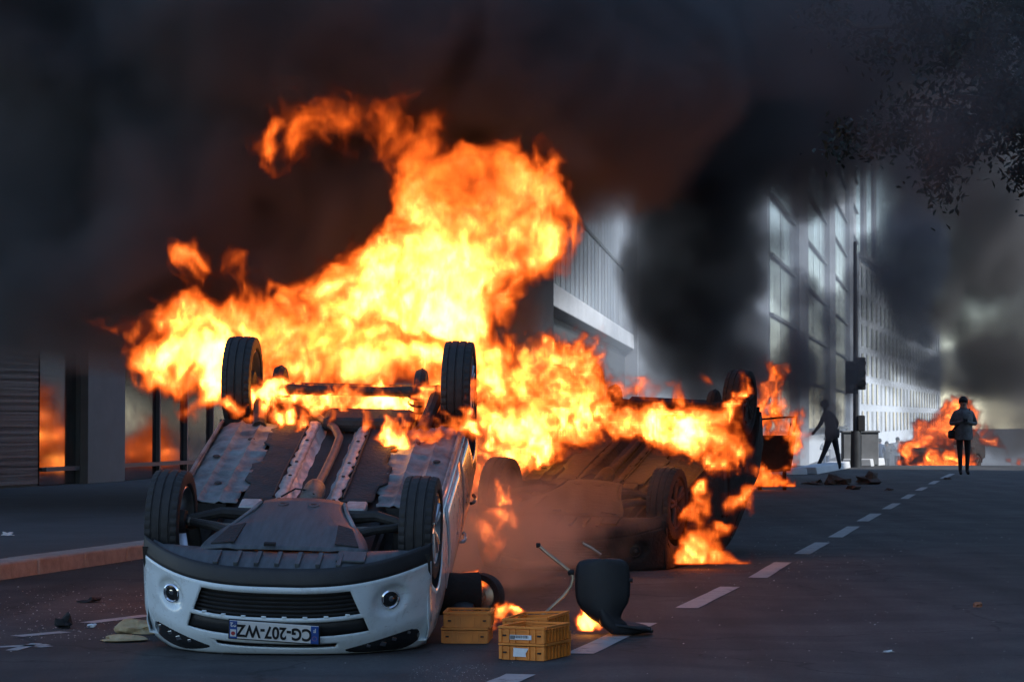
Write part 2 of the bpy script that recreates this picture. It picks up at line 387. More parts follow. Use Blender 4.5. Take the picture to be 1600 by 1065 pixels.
# ------------------------------------------------------------------ far white house row with tall windows
wb = empty('white_terrace', (17.2 + .17 * 172, 342, -2.7), (0, 0, math.atan2(1, .22)))
tag(wb, 'far white apartment terrace with tall narrow windows beyond the crossing', 'building')
MB().box((105, 8, 13), (210, 16, 26)).build('wall', 'pale_render', wb, 0)
wn = MB().box((0, 0, 0), (2.2, .16, 2.9)).build('window', 'window_far', wb, 0)
k = 0
for i in range(24):
    for fl in range(6):
        o = wn if k == 0 else wn.copy()
        if k: COL.objects.link(o)
        o.location = (4 + i * 8.6, -.06, 3.4 + fl * 3.9); k += 1
        if rnd.random() < .45: o.material_slots[0].link = 'OBJECT'; o.material_slots[0].material = M[rnd.choice(['window_dark', 'blind_pale', 'window_dark'])]
MB().box((105, -.3, 25.8), (210, .8, .7)).build('cornice', 'pale_concrete', wb, 0)
rb = empty('right_shade_block', (2.5, -25, 0), (0, 0, math.atan2(1, .22)))  # unseen block added to keep the sun off the near street
tag(rb, 'unseen grey block added along the right pavement to shade the street', 'building')
MB().box((38, -17, 16.5), (78, 18, 33)).build('wall', 'mid_concrete', rb, 0)
wn2 = MB().box((0, 0, 0), (1.5, .16, 2.2)).build('window', 'window_far', rb, 0)
k = 0
for i in range(12):
    for fl in range(6):
        o = wn2 if k == 0 else wn2.copy()
        if k: COL.objects.link(o)
        o.location = (4 + i * 6, -7.95, 3.2 + fl * 3.7); k += 1

rc = empty('reflection_dark_block', (47, 78, -.2), (0, 0, math.atan2(1, .16)))  # added out of view so the shop glass mirrors a dark wall, not bright sky
tag(rc, 'unseen grey block added far right to darken the shop window reflections', 'building')
MB().box((36, -9, 11), (72, 18, 22)).build('wall', 'mid_concrete', rc, 0)
for fl in range(5):
    for i in range(10):
        o = wn2.copy(); COL.objects.link(o); o.parent = rc; o.location = (4 + i * 7, .03, 3.2 + fl * 3.7)

# ------------------------------------------------------------------ traffic island, pole, cabinet
isl = []
def kerb_block(a, b, h, wdt, label, name='island_kerb'):
    a, b = Vector(a), Vector(b); d = b - a; L_ = d.length
    m = MB().prism([(-wdt / 2, 0), (wdt / 2, 0), (wdt / 2 - .03, h), (-wdt / 2 + .03, h)], L_)
    o = m.build(name, 'pale_concrete', None, 0, bevel=.02); o.location = a; o.rotation_euler = (0, 0, math.atan2(d.y, d.x) - math.pi / 2)
    tag(o, label, 'kerb'); return o
kerb_block(P(1258, 741, 58.5).xy.to_3d(), P(1312, 724, 66).xy.to_3d(), .17, .55, 'long pale kerb edge of the traffic island beside the runner')
kerb_block(P(1338, 726, 68).xy.to_3d(), P(1360, 722, 70).xy.to_3d(), .20, .8, 'short pale kerb block below the traffic light cabinet')
kerb_block(P(1150, 742, 57.5).xy.to_3d(), P(1252, 740, 58.3).xy.to_3d(), .15, .5, 'low dark island kerb end pointing at the burning panel')
tp = empty('traffic_light', (P(1337, 720, 67).x, 67, ground_z(67)))
tag(tp, 'tall dark traffic light pole rising behind the running figure', 'traffic light')
MB().tube([(0, 0, 0), (0, 0, 1.2), (0, 0, 5.9)], [.085, .075, .045], 12).build('pole', 'pole_dark', tp)
MB().tube([(0, 0, .0), (0, 0, .95)], [.15, .13], 12).build('base_sleeve', 'pole_dark', tp)
for dx, z0, n in ((.13, 2.45, 3), (-.14, 2.35, 3)):
    h = MB().box((dx, -.02, z0), (.24, .24, .85)).build('signal_head', 'matt_black', tp, 0, bevel=.03)
    for j in range(n):
        MB().lathe([(.0, -.15), (.085, -.15), (.09, -.13)], (dx, 0, z0 + .27 - j * .27), 'y', 14).build('lens', 'lamp_glass', h)
        MB().lathe([(.105, -.30), (.1, -.14)], (dx, 0, z0 + .27 - j * .27), 'y', 14).build('visor', 'matt_black', h)
MB().box((.13, -.02, 1.15), (.2, .2, .42)).build('repeater_head', 'matt_black', tp, 0, bevel=.03)
MB().box((0, -.02, 2.45), (.5, .05, .06)).build('bracket', 'pole_dark', tp, 0)
cb = empty('street_cabinet', (P(1343, 720, 68.5).x, 68.5, ground_z(68.5)))
tag(cb, 'grey street cabinet box at foot of the traffic light', 'cabinet')
MB().box((0, 0, .45), (.95, .45, .9)).build('body', 'cabinet_grey', cb, 0, bevel=.02)
MB().box((0, 0, .93), (1.02, .52, .06)).build('lid', 'cabinet_grey', cb, 0, bevel=.02)
for s in (-1, 1): MB().box((s * .235, -.235, .45), (.44, .02, .78)).build('door', 'cabinet_grey', cb, 0)

# ------------------------------------------------------------------ tree at the upper right
def make_tree():
    base = Vector((8.3, 27.5, .45)); t = empty('street_tree', base)
    tag(t, 'dark leafy street tree overhanging the upper right of the road', 'tree')
    rg = np.random.default_rng(5)
    tk = MB().tube([(0, 0, -.46), (.05, 0, 1.5), (-.05, .05, 3), (-.1, 0, 4.6), (.1, .1, 6.5), (.1, .1, 9)], [.24, .19, .17, .14, .10, .04], 12).build('trunk', 'bark', t)
    lm = MB(); lv = MB()
    tips = []
    limbs = [((-.05, .05, 3.0), (-2.2, -.3, 4.0), (-3.6, -.5, 4.25)), ((-.1, 0, 4.2), (-2.0, .5, 5.4), (-3.3, .4, 6.0)), ((-.1, 0, 3.7), (-1.6, -1.0, 4.1), (-2.6, -1.5, 3.9)),
             ((0, 0, 5), (1.5, .6, 6.2), (2.8, .8, 6.8)), ((0, 0, 5.4), (-1.3, -.6, 6.6), (-2.4, -.8, 7.4)), ((0, .1, 6), (.3, 1.5, 7.4), (.5, 2.4, 8)), ((0, 0, 4), (1.2, -.8, 5), (2.2, -1.3, 5.3)),
             ((-.1, 0, 4.6), (-1.2, .9, 5.2), (-2.2, 1.2, 5.0)), ((-.05, 0, 3.4), (-1.5, .4, 3.9), (-2.4, .3, 3.5)), ((-.05, 0, 4.4), (-2.6, -.2, 5.2), (-4.6, -.3, 5.0)), ((-.05, 0, 3.8), (-2.4, .2, 4.4), (-4.2, .3, 3.9)), ((-.05, 0, 5.6), (-2.4, .2, 6.2), (-4.0, .3, 6.3))]
    for a, b, c in limbs:
        a, b, c = Vector(a), Vector(b), Vector(c)
        pts = [a.lerp(b, u).lerp(b.lerp(c, u), u) for u in (0, .25, .5, .75, 1)]
        lm.tube(pts, [.085, .07, .05, .035, .018], 7)
        for q in range(9):
            u = .3 + .7 * q / 8; p = a.lerp(b, u).lerp(b.lerp(c, u), u)
            for _k in range(2):
                d = Vector(rg.normal(0, 1, 3)); d.z = d.z * .5 - .1; d.normalize(); e = p + d * rg.uniform(.5, 1.2)
                lm.tube([p, p.lerp(e, .5) + Vector((0, 0, .06)), e], [.014, .010, .004], 5)
                tips += [p.lerp(e, f) for f in (.35, .6, .8, 1.0)]
    lm.build('limb', 'bark', t)
    for p in tips:
        for _ in range(60):
            c = p + Vector(rg.normal(0, .13, 3)); s = rg.uniform(.022, .044)
            rot = Matrix.Rotation(rg.uniform(0, 6.3), 3, 'Z') @ Matrix.Rotation(rg.uniform(-1.2, 1.2), 3, 'X') @ Matrix.Rotation(rg.uniform(-1, 1), 3, 'Y')
            vs = [rot @ Vector(q) * s + c for q in ((0, -1.3, 0), (.62, -.2, .12), (.35, .7, .05), (0, 1.4, -.1), (-.35, .7, .05), (-.62, -.2, .12))]
            lv.add(vs, [(0, 1, 2, 3), (0, 3, 4, 5)])
    cr = lv.build('crown', 'leaf', t, 0); cr['kind'] = 'stuff'
make_tree()
# ------------------------------------------------------------------ cars. Local frame of an overturned car: x across, y from nose (-) to tail (+), z = out of the underside.
def smooth01(t): t = max(0, min(1, t)); return t * t * (3 - 2 * t)
WB = 2.55
def wheel_parts(root, x, y, h, side, pal, r=.315, w=.205, steer=0., squash=0):
    e = empty('wheel', (x, y, h), (0, 0, steer)); e.parent = root
    hw = w / 2; prof = [(.215, -hw * .82), (.235, -hw * .98), (.27, -hw), (.298, -hw * .96)]
    zs = [-.93, -.60, -.56, -.50, -.46, -.12, -.08, -.03, .03, .08, .12, .46, .50, .56, .60, .93]
    for i, z in enumerate(zs):
        g = (i in (2, 3, 7, 8, 12, 13))
        prof.append((r - (.009 if g else 0) - .012 * abs(z) ** 4, z * hw))
    prof += [(.298, hw * .96), (.27, hw), (.235, hw * .98), (.215, hw * .82)]
    nprof = len(prof)
    def mod(k, j, rr):
        ph = k + (1 if j > nprof / 2 else 0)
        if rr > r - .02 and (j < 6 or j > nprof - 7) and ph % 3 == 0: return rr - .007
        if rr > r - .006 and 8 <= j <= nprof - 9 and ph % 4 == 1: return rr - .003
        return rr
    MB().lathe([(a * r / .315 if a < .3 else a, b) for a, b in prof], (0, 0, 0), 'x', 108, mod=mod).build('tyre', pal['rubber'], e, 28)
    rim = MB()
    rim.lathe([(.218, -hw * .8), (.205, -hw * .7), (.195, 0), (.205, hw * .7), (.218, hw * .84), (.212, hw * .9), (.2, hw * .8), (.185, hw * .5), (.18, -.02)][::1], (0, 0, 0), 'x', 48)
    for k in range(5):
        a = 2 * math.pi * k / 5 + .3
        for d in (-.16, .16):
            p0 = Vector((hw * .62 * side, .045 * math.cos(a + d * .6), .045 * math.sin(a + d * .6))); p1 = Vector((hw * .80 * side, .20 * math.cos(a + d), .20 * math.sin(a + d)))
            rim.tube([p0, p0.lerp(p1, .5) + Vector((.006 * side, 0, 0)), p1], [.022, .017, .016], 8)
    rim.lathe([(0, hw * .80 * side), (.035, hw * .78 * side), (.06, hw * .62 * side), (.065, hw * .3 * side)], (0, 0, 0), 'x', 24)
    rim.build('rim', pal['rim'], e, 40)
    hub = MB(); hub.lathe([(0, -.02 * side), (.14, -.02 * side), (.14, .015 * side), (0, .015 * side)], (0, 0, 0), 'x', 28)
    hub.lathe([(.0, -.09 * side), (.07, -.09 * side), (.075, -.02 * side)], (0, 0, 0), 'x', 20); hub.build('brake_disc', pal['chassis'], e)
    return e

def make_car(name, label, pal, loc, pitch, yaw, roll, crush=True, upright=False, detail=True, rear_droop=.14, size=1.0):
    """loc: world place of the middle of the front axle line at floor level"""
    rot = (Matrix.Rotation(yaw, 3, 'Z') @ Matrix.Rotation(pitch, 3, 'X') @ Matrix.Rotation(roll, 3, 'Y'))
    root = empty(name, loc); root.rotation_euler = rot.to_euler(); root.scale = (size,) * 3; tag(root, label, 'car')
    loc = Vector(loc)
    up_row = Vector(rot[2]);
    def clampv(p):
        p = Vector(p)
        if crush:
            Z = up_row.dot(p) * size + loc.z
            if Z < .012: p.z += (.012 - Z) / (up_row.z * size)
        return p
    # ---- body shell
    def wid(y): return .868 - (.11 * max(0, (-.05 - y) / .75) ** 2) - (.10 * max(0, (y - 2.6) / .8) ** 2)
    def arch(y):
        b = -.035 - .16 * smooth01((y - 2.85) / .35)
        for yc in (0.0, WB):
            d = abs(y - yc)
            if d < .37: b = min(b, -.02 - math.sqrt(max(0, .37 ** 2 - d * d)) * .92)
        return b
    ys_ = sorted(set([round(-.40 + .05 * i, 3) for i in range(76)] + [-.37, .37, WB - .37, WB + .37]))
    rowsR = []
    for y in ys_:
        w = wid(y); hb = arch(y)
        belt = -.56 - .14 * smooth01((y + .5) / 1.1) - .06 * smooth01((y - .6) / 1.8)
        pts = []
        for i in range(8):
            h = hb + (belt - hb) * i / 7
            bulge = 1 - .055 * ((h + .38) / .40) ** 2
            crease = .008 * math.exp(-((h + .50) / .035) ** 2)
            pts.append((w * bulge + crease, y, h))
        if y < .55:
            for i in range(1, 7):
                t = i / 6; pts.append((w * .94 * (1 - t), y, belt - .075 * math.sin(t * math.pi / 2) - .01))
        else:
            up = smooth01((y - .5) / .95) * (1 - .85 * smooth01((y - 2.75) / .62))
            rh = belt - .52 * up - .02
            wr = w * (.93 - .23 * up)
            pts.append((w * .925, y, belt - .02)); pts.append(((w * .925 + wr) / 2, y, (belt + rh) / 2)); pts.append((wr, y, rh))
            pts.append((wr * .8, y, rh - .035)); pts.append((wr * .45, y, rh - .055)); pts.append((0, y, rh - .06))
        rowsR.append([clampv(p) for p in pts])
    n = len(rowsR[0])
    body = MB(); glass = MB()
    for s in (1, -1):
        rows = [[Vector((p.x * s, p.y, p.z)) for p in r] for r in rowsR]
        def is_glass(i, j):
            y = ys_[i]
            if y < .55: return False
            if j in (8, 9) and .75 < y < 2.95 and not (1.62 < y < 1.72) and not (2.5 < y < 2.56): return True
            if j in (10, 11, 12) and .58 < y < 1.2: return True       # windscreen
            return False
        body.grid(rows, skip=is_glass); glass.grid(rows, skip=lambda i, j: not is_glass(i, j))
    # rear end cap
    last = rowsR[-1]; ring = [Vector((-p.x, p.y, p.z)) for p in last][::-1] + [p for p in last][:]
    body.add(ring + [clampv((0, ys_[-1] + .06, -.5))], [(i, i + 1, len(ring)) for i in range(len(ring) - 1)] + [(len(ring) - 1, 0, len(ring))])
    bo = body.build('body_shell', pal['paint'], root, 40, solid=.006)
    glass.build('window_glass', pal['glass'], root, 40)
    # ---- doors: shallow panels standing a little proud with shut lines
    for s in (1, -1):
        for (a, b) in ((.62, 1.60), (1.63, 2.38)):
            rows = []
            for i in range(9):
                y = a + (b - a) * i / 8; w = wid(y)
                hb = max(-.10, -.10) if b < 2 else (arch(y) if arch(y) < -.12 else -.10)
                rows.append([clampv((s * (w * (1 - .055 * ((h + .38) / .40) ** 2) + .007), y, h)) for h in [hb + (-.70 - hb) * j / 7 for j in range(8)]])
            d = MB().grid(rows).build('door', pal['paint'], root, 40, solid=.004)
            hy = b - .16
            MB().tube([clampv((s * .885, hy - .09, -.58)), clampv((s * .902, hy - .05, -.585)), clampv((s * .902, hy + .05, -.585)), clampv((s * .885, hy + .09, -.58))], .012, 8).build('handle', pal['paint'], d)
    # ---- mirrors
    for s in (1, -1):
        m = MB(); c = clampv((s * .96, .62, -.80)); c.z += .0
        m.lathe([(0, -.10), (.05, -.09), (.085, -.04), (.09, .02), (.075, .07), (.0, .085)], c, 'x', 18); m.tube([c - Vector((s * .11, 0, 0)), c], .03, 8)
        m.build('mirror', 'black_plastic' if pal['paint'] != 'charred' else 'charred', root, 50)
    # ---- bumper skin with grille openings
    plan = lambda x: -.86 + .50 * min(1.0, abs(x) / .86) ** 2.8
    def hprof(h):
        if h > -.10: return .05 * ((h + .10) / .12) ** 2
        if h < -.40: return .9 * (-.40 - h) ** 1.35
        return -.012 * math.sin((h + .10) / -.30 * math.pi)
    key = [(.02, .42), (-.077, .42), (-.114, .435), (-.262, .49), (-.287, .505), (-.38, .535), (-.405, .47), (-.428, .36), (-.457, .345), (-.48, .36), (-.56, .40), (-.62, .40)]
    sub = [5, 2, 8, 2, 6, 2, 2, 2, 2, 5, 3]
    hs = []
    for (q0, q1, m) in zip(key[:-1], key[1:], sub): hs += [(q0[0] + (q1[0] - q0[0]) * i / m, q0[1] + (q1[1] - q0[1]) * i / m) for i in range(m)]
    hs.append(key[-1])
    FOG = (.645, -.225)
    def skin(x, h, off=0.0):
        y = plan(x) + hprof(h)
        a = abs(x)
        q = math.hypot(a - FOG[0], (h - FOG[1]) * 1.0)
        if q < .105: y += .042 * smooth01((.105 - q) / .045)
        # sculpted hollow around the fog lamp and a raised crease beside the grille
        if a > .5: y += .010 * smooth01((a - .53) / .05) * smooth01((-.09 - h) / .05) * smooth01((h + .40) / .08)
        return Vector((x, y - off, h))
    NC, NS = 12, 26
    rows = []
    for h, a in hs:
        xe = .862 if h > -.45 else .862 - .25 * (-.45 - h)
        xr = [a * i / NC for i in range(NC)] + [a + (xe - a) * i / NS for i in range(NS + 1)]
        rows.append([clampv(skin(-x, h)) for x in xr[::-1]] + [clampv(skin(x, h)) for x in xr[1:]])
    nc = len(rows[0]); mid = nc // 2
    def hole(i, j):
        h = (hs[i][0] + hs[i + 1][0]) / 2; center = mid - NC <= j < mid + NC
        return center and (-.262 < h < -.114 or -.38 < h < -.287 or -.457 < h < -.428)
    nl = sum(1 for h, a in hs if h > -.0769)
    MB().grid(rows[:nl + 1]).build('bumper_lip', pal['trim'], root, 60, solid=.008)
    MB().grid(rows[nl:], skip=lambda i, j: hole(i + nl, j)).build('bumper', pal['paint'], root, 50, solid=.010)
    # dark recess behind the openings, grille slats
    back = [[clampv(skin(-.6 + 1.2 * i / 20, h, -.055)) for i in range(21)] for h in (-.10, -.2, -.3, -.4, -.47)]
    gb_ = MB().grid(back).build('grille_back', 'matt_black' if detail else pal['trim'], root, 60)
    for q in range(6):
        h = -.128 - q * .0255; a = .435 + (.49 - .435) * (-.114 - h) / .148
        MB().tube([clampv(skin(a * (-1 + 2 * i / 14), h, -.028)) for i in range(15)], .0065, 6).build('grille_slat', pal['trim'], gb_)
    MB().grid([[clampv(skin(.525 * (-1 + 2 * i / 20), h, -.016)) for i in range(21)] for h in (-.292, -.375)]).build('grille_band', pal['trim'], root, 60, solid=.006)
    for q in range(8):
        x = -.42 + q * .12; c = clampv(skin(x, -.258, .002))
        MB().box(c, (.028, .012, .014)).build('clip', pal['paint'], root, 0, bevel=.003)
    # fog lamps
    for s in (1, -1):
        c = skin(s * FOG[0], FOG[1], .020); nrm = Vector((s * .45, -1, .05)).normalized()
        f = empty('fog_lamp', c); f.parent = root; f.rotation_euler = Vector((0, 0, 1)).rotation_difference(nrm).to_euler()
        MB().lathe([(.052, -.01), (.058, .006), (.05, .012), (.044, .004)], (0, 0, 0), 'z', 28).build('bezel', pal['chrome'] if detail else pal['trim'], f)
        MB().lathe([(0, .010), (.02, .009), (.044, .002)], (0, 0, 0), 'z', 28).build('lens', 'lamp_glass', f)
        MB().lathe([(0, .0135), (.012, .012), (.016, .0105)], (.004, .006, 0), 'z', 14).build('bulb_glint', pal['chrome'], f)
    # headlamps
    for s in (1, -1):
        rows = []
        for j in range(9):
            t = j / 8; r_ = []
            for i in range(19):
                u = i / 18; x = .40 + .43 * u
                top = -.462 + .03 * u - .02 * (1 - u) ** 3; bot = -.475 - .12 * math.sin(min(1, u * 1.15 + .12) * math.pi / 2) ** 1
                r_.append(clampv(skin(s * x, top + (bot - top) * t, .006 + .014 * math.sin(t * math.pi) * math.sin(u * math.pi))))
            rows.append(r_)
        hl = MB().grid(rows).build('headlamp', 'lamp_glass' if detail else pal['glass'], root, 60)
        for u, rr, hh in ((.30, .016, -.478), (.48, .026, -.490), (.62, .020, -.478), (.80, .014, -.470)):
            x = .40 + .43 * u; c = clampv(skin(s * x, hh, .0215))
            MB().box(c, (rr * 1.5, .003, rr), Matrix.Rotation(R(30 * s), 3, 'Z') @ Matrix.Rotation(R(20 * s), 3, 'Y')).build('reflector', pal['chrome'], hl, 0, bevel=.002)
    # ---- number plate
    if detail:
        pl = empty('number_plate', clampv(skin(0, -.345, .012)), (R(2), R(2.5), 0)); pl.parent = root; pl.location.x = .0
        MB().box((0, 0, 0), (.52, .008, .112)).build('plate', 'plate_white', pl, 0, bevel=.003)
        MB().box((0, .003, 0), (.535, .008, .126)).build('holder', 'black_plastic', pl, 0, bevel=.003)
        MB().box((.2375, -.0045, 0), (.045, .004, .108)).build('country_band', 'plate_blue', pl, 0)
        MB().box((-.2375, -.0045, 0), (.045, .004, .108)).build('region_band', 'plate_blue', pl, 0)
        flip = (R(90), R(180), 0)
        text_mesh('lettering', 'CG-207-WZ', .105, 'plate_ink', pl, (0, -.0055, 0), flip, .80)
        text_mesh('lettering', 'F', .035, 'plate_white', pl, (.2375, -.0075, .030), flip)
        text_mesh('lettering', '92', .036, 'plate_white', pl, (-.2375, -.0075, .033), flip)
        MB().box((-.2375, -.0072, -.020), (.034, .003, .044)).build('region_patch', 'plate_white', pl, 0)
        MB().lathe([(0, -.002), (.011, -.002), (.013, 0)], (-.2375, -.0092, -.022), 'y', 8).build('region_badge', 'plate_red', pl)
        for k in range(12):
            a = 2 * math.pi * k / 12
            MB().lathe([(0, -.001), (.0016, -.001), (.0018, 0)], (.2375 + .013 * math.cos(a), -.0072, -.022 + .013 * math.sin(a)), 'y', 5).build('star', 'plate_red' if False else 'crate_yellow', pl)
    # ---- underside
    fl = MB(); fl.grid([[(x, y, -.06 - .02 * (abs(x) > .7)) for x in (-.80, -.7, -.5, -.25, 0, .25, .5, .7, .80)] for y in [.40 + .1 * i for i in range(18)]])
    fl.grid([[(x, y, -.10) for x in (-.52, -.25, 0, .25, .52)] for y in [-.75 + .15 * i for i in range(9)]])
    fl.grid([[(x, y, -.10) for x in (-.55, -.25, 0, .25, .55)] for y in [2.0 + .15 * i for i in range(10)]])
    for s in (1, -1):
        for yc in (0, WB):   # wheel housings
            fl.grid([[(s * x, yc + .40 * math.cos(a), -.02 - .40 * math.sin(a)) for x in (.50, .68, .86)] for a in [math.pi * i / 12 for i in range(13)]])
            fl.add([(s * .5, yc + .4 * math.cos(a), -.02 - .4 * math.sin(a)) for a in [math.pi * i / 12 for i in range(13)]], [tuple(range(13))])
    fl.build('floor_underlay', pal['chassis'], root, 30)
    for s in (1, -1):
        # ribbed grey floor pan
        rows = []
        for i in range(44):
            y = .42 + 1.66 * i / 43
            r_ = []
            for j in range(15):
                x = .44 + .385 * j / 14
                z = -.022 + .016 * (1 if (.53 < x < .57 or .68 < x < .715) else 0) + .010 * (1 if (i % 11 in (4, 5)) else 0) * (1 if x < .66 else 0) - .03 * smooth01((x - .76) / .065) + .004 * math.sin(i * 1.7 + j)
                if j == 0: x -= .03 * (1 if (i // 7) % 2 else 0) + .006 * math.sin(i * 2.1)
                r_.append((s * x, y, z))
            rows.append(r_)
        MB().grid(rows).build('floor_pan', pal['pan'], root, 45, solid=.003)
        for (x, y) in ((.62, .78), (.73, 1.32), (.56, 1.70)):
            MB().lathe([(0, .006), (.020, .006), (.026, 0)], (s * x, y, -.014), 'z', 14).build('floor_plug', pal['chassis'], root)
        # tar-black sound deadening mat with ragged edge
        rows = []
        for i in range(26):
            y = .46 + 1.6 * i / 25; e = .435 + .045 * (1 if (i // 6) % 2 else -1) * .55 + rnd.uniform(-.006, .006)
            rows.append([(s * (.19 + (e - .19) * j / 6), y, -.012 + rnd.uniform(-.004, .006)) for j in range(7)])
        MB().grid(rows).build('sound_mat', pal['mat'], root, 60, solid=.006)
        # sill seam
        MB().tube([(s * .825, .42, -.012), (s * .83, 1.2, -.008), (s * .825, 2.08, -.012)], .013, 6).build('sill_flange', pal['pan'], root)
        # perforated flange of the tunnel shield
        rows = []
        for i in range(30):
            y = .34 + 1.72 * i / 29; o_ = .012 * math.sin(i * 2.3) + (.012 if i % 7 < 2 else 0)
            rows.append([(s * (.135 + o_ * .3), y, -.002), (s * (.165 + o_ * .2), y, .010), (s * (.205 + o_), y, .006 + rnd.uniform(-.003, .003))])
        MB().grid(rows).build('shield_flange', pal['flange'], root, 30, solid=.003)
        for i in range(4):
            MB().lathe([(0, .005), (.010, .005), (.013, 0)], (s * .172, .43 + i * .37 + .09 * (i % 2), .012), 'z', 10).build('bolt', pal['chassis'], root)
        # control arm, drive shaft, tie rod, strut
        MB().tube([(s * .30, .18, -.01), (s * .48, .13, .02), (s * .68, .04, .0)], [.045, .034, .026], 9).build('control_arm', pal['chassis'], root)
        MB().tube([(s * .26, -.20, -.02), (s * .48, -.10, .01), (s * .68, .02, .0)], [.030, .028, .024], 9).build('control_arm', pal['chassis'], root)
        MB().tube([(s * .22, .0, -.04), (s * .45, .0, -.02), (s * .66, .0, .0)], [.035, .018, .03], 9).build('drive_shaft', pal['steel'], root)
        MB().tube([(s * .64, .02, -.04), (s * .60, .03, -.38)], [.045, .05], 10).build('strut', pal['chassis'], root)
        MB().box((s * .33, .30, .0), (.13, .16, .06)).build('subframe_mount', pal['flange'], root, 0, bevel=.015)
        # rear trailing arm, spring, damper
        MB().tube([(s * .56, 2.02, -.03), (s * .60, 2.3, .05), (s * .62, WB, rear_droop - .04)], [.05, .045, .05], 9).build('trailing_arm', pal['chassis'], root)
        sp = []
        for i in range(60):
            a = i * .62; sp.append((s * .47 + .05 * math.cos(a), WB - .10 + .05 * math.sin(a), rear_droop - .02 - .30 * i / 59))
        MB().tube(sp, .009, 6).build('spring', pal['chassis'], root)
        MB().lathe([(0, -.05), (.17, -.045), (.19, 0), (.17, .03), (0, .035)], (s * .50, WB + .06, .05), 'x', 24).build('hub_carrier', pal['chassis'], root)
    # tunnel with crumpled heat shield
    rows = []
    for i in range(46):
        y = .30 + 1.80 * i / 45; r_ = []
        for j in range(13):
            t = -1 + 2 * j / 12
            z = .0 - .105 * (1 - abs(t) ** 2.2) + .010 * math.sin(i * .9 + j * 1.3) * (1 - t * t) + rnd.uniform(-.005, .005) * (1 - t * t)
            r_.append((t * .142, y, z))
        rows.append(r_)
    MB().grid(rows).build('heat_shield', pal['shield'], root, 50)
    ex = MB().tube([(0.02, .28, -.03), (0.02, .36, -.015), (.02, .40, -.01)], [.035, .04, .062], 18).tube([(.02, .40, -.01), (.02, .44, -.008), (.02, .66, -.004), (.02, .70, -.004), (.025, .74, -.004)], [.062, .070, .070, .062, .03], 20)
    ex.tube([(.025, .72, -.004), (.03, 1.0, -.01), (.035, 1.45, -.012), (.03, 1.75, -.005), (-.03, 1.95, .0), (-.14, 2.12, .0), (-.22, 2.3, -.02)], .028, 14)
    ex.build('exhaust_pipe', pal['steel'], root, 50)
    # engine undertray
    rows = []
    for i in range(15):
        t = i / 14; y = -.50 + .84 * t; hw = .50 - .25 * smooth01(t * 1.05)
        rows.append([(hw * u, y, .020 + .030 * math.sin(min(1, t * 1.4) * math.pi / 2) - .022 * abs(u) ** 3 + (.010 if abs(u) > .62 and t < .45 else 0)) for u in [-1 + 2 * j / 18 for j in range(19)]])
    tr = MB().grid(rows).build('undertray', pal['tray'], root, 50, solid=.004)
    for s in (1, -1):
        MB().add([(s * .30, -.44, .040), (s * .44, -.44, .026), (s * .37, -.18, .040), (s * .28, -.14, .052)], [(0, 1, 2, 3)]).build('tray_hatch', pal['mat'], tr, 0, solid=.008)
        MB().tube([(s * .47, -.46, .0), (s * .40, -.2, .022), (s * .30, .12, .03), (s * .26, .3, .03)], .014, 7).build('tray_edge', pal['pan'], tr)
    for (x, y) in ((-.11, .22), (.08, .21)):
        MB().lathe([(.018, .003), (.034, .003), (.036, .0)], (x, y, .054), 'z', 20).build('tray_dimple', pal['tray'], tr)
    # ribbed splash guard between tray and lip
    rows = []
    for i in range(9):
        t = i / 8
        rows.append([(x, (plan(x) + .05) * (1 - t) + (-.46 + .12 * abs(x)) * t if abs(x) < .8 else plan(x) + .05 + .1 * t, -.012 + .028 * math.sin(t * math.pi) + (.0 if abs(x) < .7 else -.01)) for x in [-.80 + 1.6 * j / 24 for j in range(25)]])
    sg = MB().grid(rows).build('splash_guard', pal['tray'], root, 40, solid=.004)
    for q in range(7):
        x = -.36 + q * .12
        MB().box((x, -.66, .022), (.028, .17, .024), Matrix.Rotation(R(4), 3, 'X')).build('guard_rib', pal['tray'], sg, 0, bevel=.004)
    MB().box((.42, -.60, .024), (.17, .14, .014), Matrix.Rotation(R(3), 3, 'X')).build('guard_patch', pal['tray'], sg, 0, bevel=.004)
    MB().box((-.08, -.485, .048), (.07, .03, .02)).build('guard_clip', 'matt_black', sg, 0, bevel=.004)
    # brake and fuel lines
    for s in (-1, 1):
        MB().tube([(s * .22, .5, .004), (s * .225, 1.0, .008), (s * .215, 1.5, .006), (s * .22, 2.05, .006)], .007, 6).build('fuel_line', pal['chassis'], root)
    MB().tube([(-.16, .45, .02), (-.08, .52, .05), (0.0, .48, .055), (.05, .42, .05)], .006, 6).build('sensor_cable', 'matt_black', root)
    # rear axle beam, tank, muffler
    MB().tube([(-.62, WB - .05, rear_droop - .03), (-.3, WB - .12, rear_droop - .02), (.3, WB - .12, rear_droop - .02), (.62, WB - .05, rear_droop - .03)], [.045, .036, .036, .045], 12).build('rear_axle', pal['chassis'], root)
    MB().box((.18, 2.14, .0), (.62, .30, .10)).build('fuel_tank', pal['chassis'], root, 0, bevel=.04)
    MB().lathe([(0, -.3), (.10, -.28), (.11, -.1), (.11, .2), (.10, .28), (0, .3)], (-.1, 2.95, -.16), 'x', 22).build('muffler', pal['steel'], root)
    MB().lathe([(0, -.05), (.25, -.045), (.27, 0), (.25, .04), (0, .05)], (.05, 3.0, -.14), 'z', 28).build('spare_well', pal['chassis'], root)
    # wheels
    for s in (1, -1):
        wheel_parts(root, s * .765, 0, .0, s, pal, steer=R(-1.5))
        wheel_parts(root, s * .765, WB, rear_droop, s, pal)
    return root
PAL1 = dict(paint='white_paint_car', trim='black_plastic', glass='car_glass', rubber='rubber', rim='rim_alloy', chassis='chassis_dark', pan='floor_grey', mat='floor_black', flange='shield_flange', steel='exhaust_steel', shield='aluminium_shield', tray='tray', chrome='lamp_chrome')
